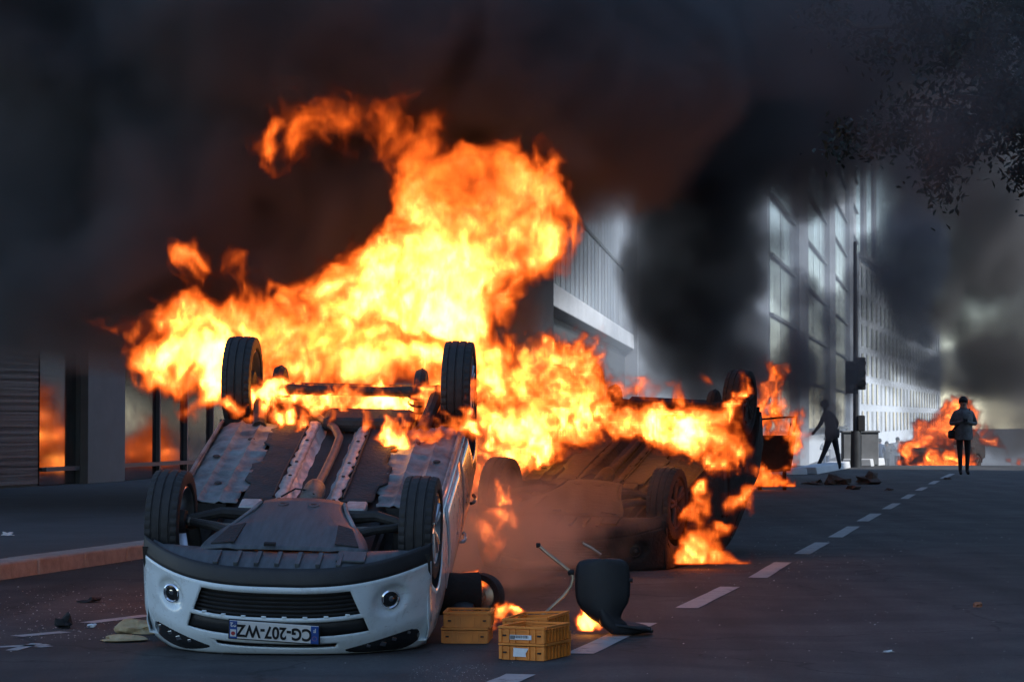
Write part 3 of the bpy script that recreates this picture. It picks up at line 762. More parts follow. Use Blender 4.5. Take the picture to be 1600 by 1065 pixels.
PAL2 = dict(paint='charred', trim='charred', glass='charred', rubber='rubber_burnt', rim='rim_burnt', chassis='charred', pan='charred_rust', mat='charred', flange='charred_rust', steel='charred_rust', shield='charred_rust', tray='charred', chrome='rim_burnt')
car1 = make_car('overturned_car', 'overturned white hatchback resting on its nose with flames over its rear axle', PAL1, (-1.235, 14.65, .69), R(17.2), R(-4.2), R(1.4), size=.94)
car2 = make_car('overturned_car', 'burnt black overturned car behind the dark chair shell, wheels up in flames', PAL2, (.62, 22.4, .60), R(17), R(-20), R(3), detail=False)
car3 = make_car('burning_car', 'upright car engulfed in flames far down the road behind the standing figure', PAL2, (P(1445, 700, 97).x, 97, ground_z(97) + .22), 0, R(-38), R(180), crush=False, detail=False, rear_droop=0)
# ------------------------------------------------------------------ crates
def make_crate(label, loc, rz, tilt=(0, 0), label_strip=None, group='yellow plastic crates by the white car'):
    L_, W_, H_ = .30, .40, .100
    t = empty('plastic_crate', loc, (tilt[0], tilt[1], rz)); tag(t, label, 'crate', group); t.scale = (.9, .9, .9)
    MB().box((0, 0, .006), (L_ - .03, W_ - .03, .012)).build('base', 'crate_yellow', t, 0)
    for s in (1, -1):
        MB().box((0, s * (W_ / 2 - .012), H_ / 2 - .008), (L_ - .02, .008, H_ - .02)).build('side_wall', 'crate_yellow', t, 0)
        MB().box((s * (L_ / 2 - .012), 0, H_ / 2 - .008), (.008, W_ - .032, H_ - .02)).build('end_wall', 'crate_yellow', t, 0)
    rim = MB()
    for s in (1, -1):
        rim.box((0, s * (W_ / 2 - .005), H_ - .006), (L_, .020, .012)); rim.box((s * (L_ / 2 - .005), 0, H_ - .006), (.020, W_ - .031, .012))
    rim.build('rim', 'crate_yellow', t, 0)
    mid = MB()
    for s in (1, -1):
        mid.box((0, s * (W_ / 2 - .006), H_ * .70), (L_ - .006, .010, .006)); mid.box((s * (L_ / 2 - .006), 0, H_ * .70), (.010, W_ - .025, .006))
    mid.build('rib_band', 'crate_yellow', t, 0)
    for s in (1, -1):
        for x in (-.137, -.085, -.045, .045, .085, .137):
            MB().box((x, s * (W_ / 2 - .005), H_ / 2 - .006), (.009 if abs(x) < .13 else .016, .012, H_ - .022)).build('rib', 'crate_yellow', t, 0)
        for y in (-.187, -.125, -.075, -.025, .025, .075, .125, .187):
            MB().box((s * (L_ / 2 - .005), y, H_ / 2 - .006), (.012, .008 if abs(y) < .18 else .016, H_ - .022)).build('rib', 'crate_yellow', t, 0)
        MB().box((s * .112, -(W_ / 2 - .002), H_ * .45), (.020, .012, .009)).build('latch_slot', 'matt_black', t, 0)
    if label_strip == 'barcode':
        a = MB().box((-.005, -(W_ / 2 + .0022), .036), (.14, .0012, .028)).build('sticker', 'sticker', t, 0)
        for i in range(22):
            MB().box((-.045 + i * .0042 + rnd.uniform(0, .001), -(W_ / 2 + .0034), .039), (rnd.choice([.0012, .002, .0028]), .001, .016)).build('bar', 'sticker_ink', a, 0)
        MB().box((-.058, -(W_ / 2 + .0030), .036), (.030, .0012, .022)).build('grey_field', 'cabinet_grey', a, 0)
    if label_strip == 'torn':
        MB().prism([(-.055, .022), (-.052, .074), (.045, .072), (.037, .058), (.027, .044), (.029, .022)], .0012, Matrix.Translation((0, -(W_ / 2 + .0032), 0))).build('sticker', 'sticker', t, 0)
    return t
cz = .0905
cA = P(833, 1032, 13.68)
rzA = R(-24)
fa = Vector((.125, 13.92, 0))
make_crate('lower crate of the nearest yellow pair, with a torn blank white sticker', (fa.x, fa.y, .001), rzA, label_strip='torn')
make_crate('upper open yellow crate of the nearest pair, with a barcode sticker', (fa.x - .004, fa.y + .003, .001 + cz), rzA + R(1), label_strip='barcode')
make_crate('open yellow crate standing just behind the nearest stacked pair', (.14, 14.42, .105), rzA + R(3), (R(2), R(-3)))
make_crate('yellow crate under the one just behind the nearest stacked pair', (.14, 14.42, .006), rzA + R(1))
fb_ = Vector((-.26, 14.95, 0))
make_crate('lower yellow crate of the pair beside the white bumper', (fb_.x, fb_.y, .001), R(-4))
make_crate('upper yellow crate of the pair beside the white bumper', (fb_.x + .01, fb_.y, .001 + cz), R(-3))
# drum and wheel ring behind the left crates
dr = empty('metal_drum', (-.36, 15.45, .24), (0, 0, R(8))); tag(dr, 'scorched round metal drum lying behind crates beside the white car', 'drum')
MB().lathe([(0, -.17), (.125, -.17), (.13, -.16), (.125, -.05), (.13, -.04), (.125, .05), (.13, .15), (.133, .16), (.125, .165), (.12, .05), (0, .04)], (0, 0, 0), 'x', 32).build('shell', 'charred_rust', dr)
wr = empty('loose_wheel', (-.19, 15.62, .215), (R(6), 0, R(72))); tag(wr, 'loose wheel with bare rim standing behind yellow crates in flames', 'wheel')
MB().lathe([(.10, -.05), (.135, -.055), (.142, -.02), (.142, .02), (.135, .055), (.10, .05), (.095, 0)], (0, 0, 0), 'x', 36, close=True).build('tyre', 'rubber_burnt', wr)
MB().lathe([(.10, -.04), (.085, -.01), (.04, -.02), (.035, -.04), (0, -.045)], (0, 0, 0), 'x', 28).build('rim', 'tube_metal', wr)
# ------------------------------------------------------------------ chair shell
ch = empty('chair_shell', (.56, 15.25, .0)); tag(ch, 'black moulded chair shell standing upright on the lane dash', 'chair')
# back rest: half widths by height, seen from the front, bending at the bottom into the seat that runs to the right
prof = [(.455, .04), (.452, .10), (.44, .135), (.415, .152), (.36, .160), (.30, .161), (.24, .158), (.20, .148), (.16, .122), (.13, .10), (.105, .083), (.08, .075), (.06, .075)]
prof = prof[::-1]
rows = []
for z, hw in prof:
    rows.append([(.055 * (1 - z / .46) ** 2 * 0 + u * hw - .02 + (.02 if z < .1 else 0) + .05 * max(0, (.16 - z) / .1) ** 1.5, .045 * (u * u) + .06 * (z - .25) ** 2 * 4, z) for u in [-1 + 2 * j / 16 for j in range(17)]])
bk = MB().grid(rows).build('backrest', 'chair_black', ch, 60, solid=.016)
rows = []
for i in range(16):
    t = i / 15; x = -.06 + .34 * t
    zc = .085 * math.exp(-t * 5.5) + .022 + .014 * math.sin(t * math.pi * 1.1) * 1.2
    dh = .155 * min(1, (.35 + t * 2.2)) * math.sqrt(max(.02, 1 - max(0, (t - .72) / .28) ** 2.2))
    rows.append([(x, .02 + dh * u + .13, zc + .018 * u * u) for u in [-1 + 2 * j / 12 for j in range(13)]])
MB().grid(rows).build('seat', 'chair_black', ch, 60, solid=.018)
rows = []
for i in range(10):
    t = i / 9; rows.append([(-.055 + .15 * t + .02 * j / 4, .0 + .04 * t, .11 * (1 - t) ** 1.6 + .028 - .005 * j) for j in range(5)])
MB().tube([(-.03, .02, .16), (.0, .02, .09), (.05, .03, .048), (.14, .05, .034), (.20, .08, .036), (.265, .10, .036)], [.03, .042, .04, .028, .026, .018], 12).build('edge_bead', 'chair_black', ch)
MB().lathe([(0, -.012), (.012, -.01), (.014, .01)], (.146, -.01, .335), 'x', 12).build('side_bolt', 'matt_black', ch)
fr = empty('bent_metal_tube', (.35, 15.3, 0)); tag(fr, 'bent metal chair leg tube leaning against the black shell', 'tube')
q = lambda px, py: P(px, py, 15.3) - Vector((.35, 15.3, 0))
MB().tube([q(841, 851), q(858, 866), q(876, 880), q(892, 893), q(895, 902), q(892, 914), q(880, 930), q(866, 943), q(850, 958), q(838, 966)], .0105, 10).build('leg_tube', 'tube_metal', fr)
MB().lathe([(0, -.014), (.014, -.012), (.014, .012), (0, .014)], q(841, 851), 'x', 12).build('foot_cap', 'matt_black', fr)
MB().tube([q(911, 850) + Vector((0, .15, 0)), q(924, 857) + Vector((0, .15, 0)), q(940, 868) + Vector((0, .15, 0))], .009, 8).build('cross_tube', 'tube_metal', fr)
MB().lathe([(0, -.02), (.017, -.016), (.017, .016), (0, .02)], q(892, 893), 'x', 12).build('joint', 'matt_black', fr)
# ------------------------------------------------------------------ burning panel behind car 2
pn = empty('burnt_panel', (4.75, 46, 0), (0, 0, R(6))); tag(pn, 'charred dark panel with thin bent rod standing in flames behind second car', 'panel')
MB().prism([(-.45, .30), (.26, .34), (.30, .55), (.36, .98), (-.45, .98)], .07).build('panel', 'charred', pn, 0, bevel=.02)
MB().tube([(-.35, .03, 1.26), (.1, .03, 1.30), (.38, .03, 1.31), (.36, .03, 1.15), (.30, .03, .98)], .018, 8).build('rod', 'charred', pn)
MB().tube([(.22, .03, .98), (.27, .03, 1.2)], .014, 8).build('rod', 'charred', pn)
MB().box((-.3, .04, .15), (.06, .06, .32)).build('leg', 'charred', pn, 0)
MB().box((.15, .04, .16), (.06, .06, .36)).build('leg', 'charred', pn, 0)
# ------------------------------------------------------------------ loose debris
def lump(name, label, cat, c, size, mt, seed, rough=.35, facet=False):
    rg = np.random.default_rng(seed); bm = bmesh.new(); bmesh.ops.create_icosphere(bm, subdivisions=2 if facet else 3, radius=1)
    ph = rg.uniform(0, 6, (6, 3)); fr_ = rg.normal(0, 4.0 if facet else 2.6, (6, 3))
    for v in bm.verts:
        d = sum(math.sin(float(np.dot(fr_[i], v.co) + ph[i][0])) / (1 + .4 * i) for i in range(6)) * rough * .4
        v.co *= 1 + d; v.co.x *= size[0]; v.co.y *= size[1]; v.co.z *= size[2]
        v.co.z = max(v.co.z, -size[2] * .35)
    me = bpy.data.meshes.new(name); bm.to_mesh(me); bm.free(); me.materials.append(M[mt])
    if not facet: me.polygons.foreach_set('use_smooth', [True] * len(me.polygons)); me.set_sharp_from_angle(angle=R(50))
    o = link(name, me); o.location = (c[0], c[1], c[2] + size[2] * .36); tag(o, label, cat); return o
def gl(px, py): v = gp(px, py); return (v.x, v.y, .004)
lump('foam_piece', 'tan torn seat foam lump against the white bumper on the left', 'foam', gl(222, 988), (.12, .10, .055), 'foam', 2, rough=.6)
lump('foam_piece', 'flat pale yellow foam scrap left of the tan lump', 'foam', gl(186, 1000), (.13, .08, .022), 'foam', 3, rough=.6)
lump('plastic_shard', 'upright black plastic shard on the asphalt near left kerb', 'debris', gl(104, 980), (.04, .035, .05), 'matt_black', 4, rough=1.5, facet=True)
lump('plastic_shard', 'small black fragment lying between the kerb and the shard', 'debris', gl(143, 940), (.05, .04, .02), 'matt_black', 5, rough=1.5, facet=True)
lump('paper_scrap', 'crumpled white paper scrap left of the pale foam', 'paper', gl(144, 979), (.03, .03, .014), 'paper', 6, rough=.9)
lump('paper_scrap', 'white scrap lying on the far left pavement', 'paper', (P(12, 853, 25.5).x, 25.5, .13), (.05, .05, .02), 'paper', 7, rough=.9)
lump('paper_ball', 'small white ball of paper under left crates', 'paper', gl(705, 996), (.018, .018, .018), 'paper', 8, rough=.5)
lump('brick_fragment', 'orange brick fragment alone on the dark right lane', 'brick', gl(1526, 948), (.028, .026, .024), 'brick_red', 9, rough=.8, facet=True)
for i, (px, py, sx, sz, mt, lb) in enumerate([(1357, 756, .33, .16, 'charred', 'rounded dark rubble mound rightmost in the far debris row'), (1306, 757, .30, .13, 'charred_rust', 'brown rubble heap in the middle of the far debris row'),
        (1275, 757, .30, .07, 'charred_rust', 'flat brown debris scrap leftmost in the far debris row'), (1330, 764, .20, .05, 'charred', 'thin dark scrap in front of the far debris mound'),
        (1388, 766, .12, .04, 'charred', 'small dark scrap right of the far debris mound'), (1481, 749, .10, .05, 'charred', 'small dark lump on the far road left of the standing figure'),
        (1385, 1018, .035, .008, 'paper', 'flat white litter flake in front right on the asphalt')]):
    lump('rubble', lb, 'rubble', gl(px, py), (sx * .62, sx * .5, sz * .8), 'rubble' if mt != 'paper' else mt, 20 + i, rough=1.2, facet=True)
# grit and broken glass nobody could count
gr = MB(); rg = np.random.default_rng(8)
def chip(x, y, s):
    a = rg.uniform(0, 6.28, 3); b = sorted(a); h = s * rg.uniform(.2, .6)
    vs = [(x + s * math.cos(t), y + s * math.sin(t), .003) for t in b] + [(x + rg.uniform(-.3, .3) * s, y + rg.uniform(-.3, .3) * s, .003 + h)]
    gr.add(vs, [(0, 1, 3), (1, 2, 3), (2, 0, 3)])
for _ in range(650):
    Y = 11.5 + 20 * rg.random() ** 1.6; x = rg.uniform(-.24, .24) * Y; chip(x, Y, rg.uniform(.002, .008) * Y / 15)
for _ in range(420):
    p = gp(rg.uniform(0, 260), rg.uniform(915, 1000)); chip(p.x + rg.normal(0, .1), p.y, rg.uniform(.003, .010))
for _ in range(300):
    p = gp(rg.uniform(1050, 1330), rg.uniform(770, 920)); chip(p.x, p.y, rg.uniform(.003, .012))
for _ in range(200):
    p = gp(rg.uniform(640, 760), rg.uniform(1035, 1064)); chip(p.x, p.y, rg.uniform(.002, .005))
tag(gr.build('broken_glass_grit', 'grit', None, 0), 'pale grit and broken glass scattered over the asphalt', 'grit', kind='stuff')

# ------------------------------------------------------------------ people
def person(name, label, loc, rz, J, mats, zones, scale=1.0, extra=None):
    """J: joints {name: (x, y, z, r)}; bones between them; one skinned body"""
    t = empty(name, loc, (0, 0, rz)); t.scale = (scale,) * 3; tag(t, label, 'person')
    bones = [('pelvis', 'belly'), ('belly', 'chest'), ('chest', 'neck'), ('neck', 'head'), ('head', 'crown'),
             ('chest', 'shl'), ('shl', 'ell'), ('ell', 'wrl'), ('wrl', 'hal'), ('chest', 'shr'), ('shr', 'elr'), ('elr', 'wrr'), ('wrr', 'har'),
             ('pelvis', 'hil'), ('hil', 'knl'), ('knl', 'anl'), ('anl', 'tol'), ('pelvis', 'hir'), ('hir', 'knr'), ('knr', 'anr'), ('anr', 'tor')]
    names = list(J); idx = {k: i for i, k in enumerate(names)}
    vs = [J[k][:3] for k in names]; es = [(idx[a], idx[b]) for a, b in bones]; rad = [J[k][3] for k in names]
    # five fingers on each hand, rooted inside the palm
    for h, wsp in (('hal', 'wrl'), ('har', 'wrr')):
        hp = Vector(J[h][:3]); d = (hp - Vector(J[wsp][:3])).normalized(); sd = d.cross(Vector((0, 1, 0)))
        sd = sd.normalized() if sd.length > .2 else Vector((1, 0, 0))
        for k, (o_, ln) in enumerate(((-.03, .060), (-.012, .075), (.008, .078), (.026, .07), (.045, .045))):
            base = len(vs); c = hp + sd * o_ - d * (.01 if k < 4 else .04)
            vs += [tuple(c + d * ln * .55), tuple(c + d * ln + Vector((0, -.012, -.008)))]; rad += [.011, .009]; es += [(idx[h], base), (base, base + 1)]
    me = bpy.data.meshes.new('body'); me.from_pydata(vs, es, [])
    o = bpy.data.objects.new('body', me); COL.objects.link(o); o.parent = t
    s = o.modifiers.new('skin', 'SKIN'); s.use_smooth_shade = True
    for i, r_ in enumerate(rad): me.skin_vertices[0].data[i].radius = (r_, r_ * .86)
    me.skin_vertices[0].data[idx['pelvis']].use_root = True
    o.modifiers.new('sub', 'SUBSURF').levels = 1; o.modifiers['sub'].render_levels = 2
    bpy.context.view_layer.update()
    me2 = bpy.data.meshes.new_from_object(o.evaluated_get(bpy.context.evaluated_depsgraph_get()))
    o.modifiers.clear(); o.data = me2; me2.name = 'body'
    me2.materials.clear()
    for m_ in mats: me2.materials.append(M[m_])
    for p in me2.polygons: p.material_index = zones(p.center); p.use_smooth = True
    if extra: extra(t)
    return t
def head_bits(t, J, hair, face=True, helmet=False):
    c = Vector(J['head'][:3])
    hr = MB(); rows = []
    for i in range(9):
        a = math.pi * (.02 + .60 * i / 8); r_ = math.sin(a)
        rows.append([c + Vector((.098 * r_ * math.cos(b), .118 * r_ * math.sin(b) + .012, .125 * math.cos(a) + .02 + (.0 if math.sin(b) > -.2 else .035 * smooth01((a - 1) / .6)))) for b in [2 * math.pi * k / 20 for k in range(20)]])
    hr.grid(rows, closed=True).build('helmet' if helmet else 'hair', hair, t, 60, solid=.012)
    if face:
        f = MB(); f.tube([c + Vector((0, -.085, .02)), c + Vector((0, -.112, -.022))], [.008, .015], 8)
        for s in (1, -1):
            f.lathe([(0, -.006), (.02, -.004), (.028, .004)], c + Vector((s * .088, .0, .0)), 'x', 10)
        f.build('face_features', 'skin', t, 50)
        e = MB()
        for s in (1, -1): e.lathe([(0, -.004), (.008, -.003), (.012, .002)], c + Vector((s * .032, -.088, .02)), 'y', 10)
        e.box(c + Vector((0, -.088, -.055)), (.045, .008, .008)); e.build('eyes_and_mouth', 'matt_black', t, 50)
# standing figure
Js = dict(pelvis=(0, 0, .93, .145), belly=(0, .0, 1.08, .15), chest=(0, .01, 1.32, .175), neck=(0, .0, 1.50, .065), head=(0, -.01, 1.63, .088), crown=(0, .0, 1.70, .075),
          shl=(-.19, .0, 1.40, .075), ell=(-.29, .03, 1.15, .058), wrl=(-.12, -.20, 1.19, .04), hal=(-.05, -.24, 1.22, .036),
          shr=(.19, .0, 1.40, .075), elr=(.29, .03, 1.15, .058), wrr=(.12, -.20, 1.18, .04), har=(.05, -.24, 1.20, .036),
          hil=(-.09, 0, .86, .11), knl=(-.085, -.03, .48, .072), anl=(-.07, .03, .09, .05), tol=(-.075, -.10, .04, .042),
          hir=(.09, 0, .86, .11), knr=(.09, .0, .48, .072), anr=(.085, .05, .09, .05), tor=(.10, -.08, .04, .042))
def zs_(p):
    if p.z > 1.53: return 2
    if p.z > .84: return 0
    if p.z < .11: return 3
    return 1
def extra_s(t):
    head_bits(t, Js, 'cloth_black', helmet=True)
    MB().lathe([(.205, .80), (.215, .9), (.20, 1.05), (.21, 1.2), (.225, 1.34), (.19, 1.42), (.10, 1.49)], (0, 0, 0), 'z', 20).build('jacket', 'cloth_grey', t, 60)
    b = MB(); b.box((-.25, .02, .92), (.19, .14, .19)); b.build('shoulder_bag', 'cloth_black', t, 40, bevel=.05)
    MB().tube([(-.25, -.04, 1.0), (-.08, -.225, 1.22), (.10, -.16, 1.40), (.14, .0, 1.49), (.05, .17, 1.38), (-.2, .12, 1.05), (-.25, .06, 1.0)], .016, 6).build('bag_strap', 'cloth_black', t)
    MB().box((0, -.275, 1.235), (.09, .03, .07)).build('phone', 'matt_black', t, 0, bevel=.006)
Y1 = 57.5
person('person', 'figure in grey jacket and dark trousers standing alone on the far road', (P(1505, 742, Y1).x, Y1, 0), 0, Js, ['cloth_grey', 'cloth_dark', 'skin', 'cloth_black'], zs_, 1.0, extra_s)
# runner, seen from behind, mid stride towards the left
Jr = dict(pelvis=(0, 0, .92, .14), belly=(-.03, 0, 1.06, .145), chest=(-.10, .0, 1.30, .165), neck=(-.15, .0, 1.47, .065), head=(-.18, 0, 1.59, .088), crown=(-.185, .0, 1.67, .075),
          shl=(-.22, -.12, 1.38, .07), ell=(-.34, -.15, 1.13, .055), wrl=(-.47, -.18, .98, .04), hal=(-.52, -.19, .93, .036),
          shr=(.02, .12, 1.38, .07), elr=(.18, .16, 1.17, .055), wrr=(.10, .14, .95, .04), har=(.07, .13, .88, .036),
          hil=(-.06, -.06, .86, .11), knl=(-.20, -.08, .50, .072), anl=(-.36, -.06, .14, .05), tol=(-.44, -.08, .05, .042),
          hir=(.06, .07, .86, .11), knr=(.14, .08, .50, .072), anr=(.22, .10, .09, .05), tor=(.15, .08, .04, .042))
def zr(p):
    if p.z > 1.50: return 2
    if p.z > .90: return 0
    if p.z < .12: return 3
    return 1
def extra_r(t):
    head_bits(t, Jr, 'cloth_black', face=False)
    MB().lathe([(.17, .80), (.185, .9), (.17, 1.02)], (-.0, 0, 0), 'z', 18).build('jacket_hem', 'cloth_black', t, 60)
Y2 = 63
person('person', 'dark clothed figure striding left beside the traffic light kerb', (P(1300, 733, Y2).x, Y2, 0), R(8), Jr, ['cloth_black', 'cloth_dark', 'cloth_dark', 'cloth_black'], zr, 1.0, extra_r)
def far_person(label, px, Y, rz, m0, m1, sc_=1.0, J=Js):
    def ex(t): head_bits(t, J, 'cloth_dark', face=False)
    return person('person', label, (P(px, 700, Y).x, Y, ground_z(Y)), rz, J, [m0, m1, 'skin', 'cloth_black'], zs_, sc_, ex)
far_person('far bystander in white top, leftmost, near the pale railing', 1290, 125, R(20), 'cloth_white', 'cloth_blue')
far_person('far bystander in blue jacket just right of the street cabinet', 1374, 130, R(160), 'cloth_blue', 'cloth_dark')
far_person('far bystander in dark grey between the blue and white ones', 1385, 138, R(10), 'cloth_grey', 'cloth_dark')
far_person('far bystander in pale coat nearest the burning upright car', 1402, 126, R(-20), 'cloth_white', 'cloth_grey')
far_person('far bystander in dark coat half hidden behind the street cabinet', 1364, 134, R(40), 'cloth_dark', 'cloth_dark')
far_person('dark figure cut off by the right edge of the picture', 1617, 60, R(-60), 'cloth_black', 'cloth_black')
# ------------------------------------------------------------------ smoke and fire: voxel fields grown from puffs and turbulence
def wmat(n, cell, vox, off):
    t = np.arange(n) * vox / cell + off; i = np.floor(t).astype(int); f = t - i
    Wm = np.zeros((n, i.max() + 4), np.float32); ar = np.arange(n)
    for k, w in enumerate(((1 - f) ** 3 / 6, (3 * f ** 3 - 6 * f ** 2 + 4) / 6, (-3 * f ** 3 + 3 * f ** 2 + 3 * f + 1) / 6, f ** 3 / 6)): Wm[ar, i + k] += w
    return Wm
def turb(shape, vox, cell, rng, octv=4, gain=.5, ridge=False):
    out = 0; a = 1; tot = 0; c = np.array(cell if not np.isscalar(cell) else (cell,) * 3, float)
    for _ in range(octv):
        Ws = [wmat(shape[q], c[q], vox, rng.random()) for q in range(3)]
        g = rng.standard_normal([w.shape[1] for w in Ws]).astype(np.float32) * 1.7
        g = np.tensordot(Ws[0], g, (1, 0)); g = np.tensordot(g, Ws[1], (1, 1)); g = np.tensordot(g, Ws[2], (1, 1))
        if ridge: g = 1.0 - 2.2 * np.abs(g)
        out = out + a * g; tot += a; a *= gain; c = np.maximum(c / 2, vox * 1.6)
    return out
def sample(g, X, Y, Z):
    """trilinear look-up at fractional voxel coordinates"""
    n = g.shape
    X = np.clip(X, 0, n[0] - 1.001); Y = np.clip(Y, 0, n[1] - 1.001); Z = np.clip(Z, 0, n[2] - 1.001)
    i, j, k = X.astype(np.int32), Y.astype(np.int32), Z.astype(np.int32); fx, fy, fz = X - i, Y - j, Z - k
    fl = g.ravel(); b = (i * n[1] + j) * n[2] + k; s1, s0 = n[2], n[1] * n[2]
    c0 = fl[b] * (1 - fz) + fl[b + 1] * fz; c1 = fl[b + s1] * (1 - fz) + fl[b + s1 + 1] * fz
    c2 = fl[b + s0] * (1 - fz) + fl[b + s0 + 1] * fz; c3 = fl[b + s0 + s1] * (1 - fz) + fl[b + s0 + s1 + 1] * fz
    return (c0 * (1 - fy) + c1 * fy) * (1 - fx) + (c2 * (1 - fy) + c3 * fy) * fx
def volume_object(name, dens, lo, vox, mt):
    shp = dens.shape
    me = bpy.data.meshes.new(name); me.vertices.add(dens.size)
    me.attributes.new('d', 'FLOAT', 'POINT').data.foreach_set('value', np.ascontiguousarray(dens, np.float32).ravel())
    me.materials.append(mt)
    o = link(name, me)
    ng = bpy.data.node_groups.new(name, 'GeometryNodeTree')
    ng.interface.new_socket('Geometry', in_out='INPUT', socket_type='NodeSocketGeometry'); ng.interface.new_socket('Geometry', in_out='OUTPUT', socket_type='NodeSocketGeometry')
    N = ng.nodes; L = ng.links; gi = N.new('NodeGroupInput'); go = N.new('NodeGroupOutput'); vc = N.new('GeometryNodeVolumeCube')
    vc.inputs['Min'].default_value = lo; vc.inputs['Max'].default_value = [lo[a] + vox * (shp[a] - 1) for a in range(3)]
    for a, k in enumerate('XYZ'): vc.inputs['Resolution ' + k].default_value = shp[a]
    pos = N.new('GeometryNodeInputPosition')
    def vm(op, a, *cs):
        n = N.new('ShaderNodeVectorMath'); n.operation = op; L.new(a, n.inputs[0])
        for i, c in enumerate(cs): n.inputs[i + 1].default_value = c
        return n
    s = vm('SUBTRACT', pos.outputs[0], lo); s = vm('MULTIPLY_ADD', s.outputs[0], (1 / vox,) * 3, (.5,) * 3); s = vm('FLOOR', s.outputs[0])
    s = vm('DOT_PRODUCT', s.outputs[0], (shp[1] * shp[2], shp[2], 1))
    si = N.new('GeometryNodeSampleIndex'); si.data_type = 'FLOAT'; si.domain = 'POINT'
    na = N.new('GeometryNodeInputNamedAttribute'); na.data_type = 'FLOAT'; na.inputs[0].default_value = 'd'
    L.new(gi.outputs[0], si.inputs['Geometry']); L.new(na.outputs[0], si.inputs['Value']); L.new(s.outputs['Value'], si.inputs['Index']); L.new(si.outputs[0], vc.inputs['Density'])
    sm = N.new('GeometryNodeSetMaterial'); sm.inputs['Material'].default_value = mt; L.new(vc.outputs[0], sm.inputs[0]); L.new(sm.outputs[0], go.inputs[0])
    o.modifiers.new('volume', 'NODES').node_group = ng
    return o
def fire_material(name, K, gain=1.0, fine=16.):
    m = bpy.data.materials.new(name); m.use_nodes = True; N = m.node_tree.nodes; L = m.node_tree.links; N.clear()
    out = N.new('ShaderNodeOutputMaterial'); at = N.new('ShaderNodeAttribute'); at.attribute_name = 'density'
    cr = N.new('ShaderNodeValToRGB'); e = cr.color_ramp.elements
    stops = [(0, (.02, .002, .0004)), (.14, (.08, .008, .0012)), (.28, (.36, .044, .0055)), (.42, (.9, .135, .014)), (.57, (2.0, .30, .036)), (.72, (4.0, .60, .125)), (.86, (8., 1.9, .33)), (1, (18., 7.5, .95))]
    mx = 18.0
    e[0].position = 0; e[0].color = (*[c / mx for c in stops[0][1]], 1); e[1].position = 1; e[1].color = (*[c / mx for c in stops[-1][1]], 1)
    for p, c in stops[1:-1]: e.new(p).color = (*[x / mx for x in c], 1)
    # fine torn filaments below the voxel size
    ge = N.new('ShaderNodeNewGeometry'); mp = N.new('ShaderNodeMapping'); mp.inputs['Scale'].default_value = (fine, fine, fine * .6); L.new(ge.outputs['Position'], mp.inputs[0])
    nz = N.new('ShaderNodeTexNoise'); nz.inputs['Scale'].default_value = 1; nz.inputs['Detail'].default_value = 2.5; nz.inputs['Roughness'].default_value = .6; nz.inputs['Distortion'].default_value = .7; L.new(mp.outputs[0], nz.inputs['Vector'])
    m1 = N.new('ShaderNodeMath'); m1.operation = 'MULTIPLY_ADD'; m1.inputs[1].default_value = .8; m1.inputs[2].default_value = .62; L.new(nz.outputs['Fac'], m1.inputs[0])
    fa_ = N.new('ShaderNodeMath'); fa_.operation = 'MULTIPLY'; L.new(at.outputs['Fac'], fa_.inputs[0]); L.new(m1.outputs[0], fa_.inputs[1])
    L.new(fa_.outputs[0], cr.inputs[0])
    mr = N.new('ShaderNodeMapRange'); mr.interpolation_type = 'SMOOTHSTEP'; mr.inputs['From Max'].default_value = .48; mr.inputs['To Max'].default_value = K
    L.new(fa_.outputs[0], mr.inputs[0])
    es = N.new('ShaderNodeMath'); es.operation = 'MULTIPLY'; es.inputs[1].default_value = mx * gain; L.new(mr.outputs[0], es.inputs[0])
    em = N.new('ShaderNodeEmission'); L.new(cr.outputs[0], em.inputs[0]); L.new(es.outputs[0], em.inputs[1])
    ab = N.new('ShaderNodeVolumeAbsorption'); ab.inputs[0].default_value = (0, 0, 0, 1); L.new(mr.outputs[0], ab.inputs[1])
    ad = N.new('ShaderNodeAddShader'); L.new(em.outputs[0], ad.inputs[0]); L.new(ab.outputs[0], ad.inputs[1]); L.new(ad.outputs[0], out.inputs['Volume'])
    return m
def smoke_material(name, K, albedo, aniso=.25):
    m = bpy.data.materials.new(name); m.use_nodes = True; N = m.node_tree.nodes; L = m.node_tree.links; N.clear()
    out = N.new('ShaderNodeOutputMaterial'); at = N.new('ShaderNodeAttribute'); at.attribute_name = 'density'
    mu = N.new('ShaderNodeMath'); mu.operation = 'MULTIPLY'; mu.inputs[1].default_value = K; L.new(at.outputs['Fac'], mu.inputs[0])
    pv_ = N.new('ShaderNodeVolumePrincipled'); pv_.inputs['Color'].default_value = (*albedo, 1); pv_.inputs['Anisotropy'].default_value = aniso; pv_.inputs['Density Attribute'].default_value = ''
    pv_.inputs['Absorption Color'].default_value = (0, 0, 0, 1)
    L.new(mu.outputs[0], pv_.inputs['Density']); L.new(pv_.outputs[0], out.inputs['Volume'])
    return m
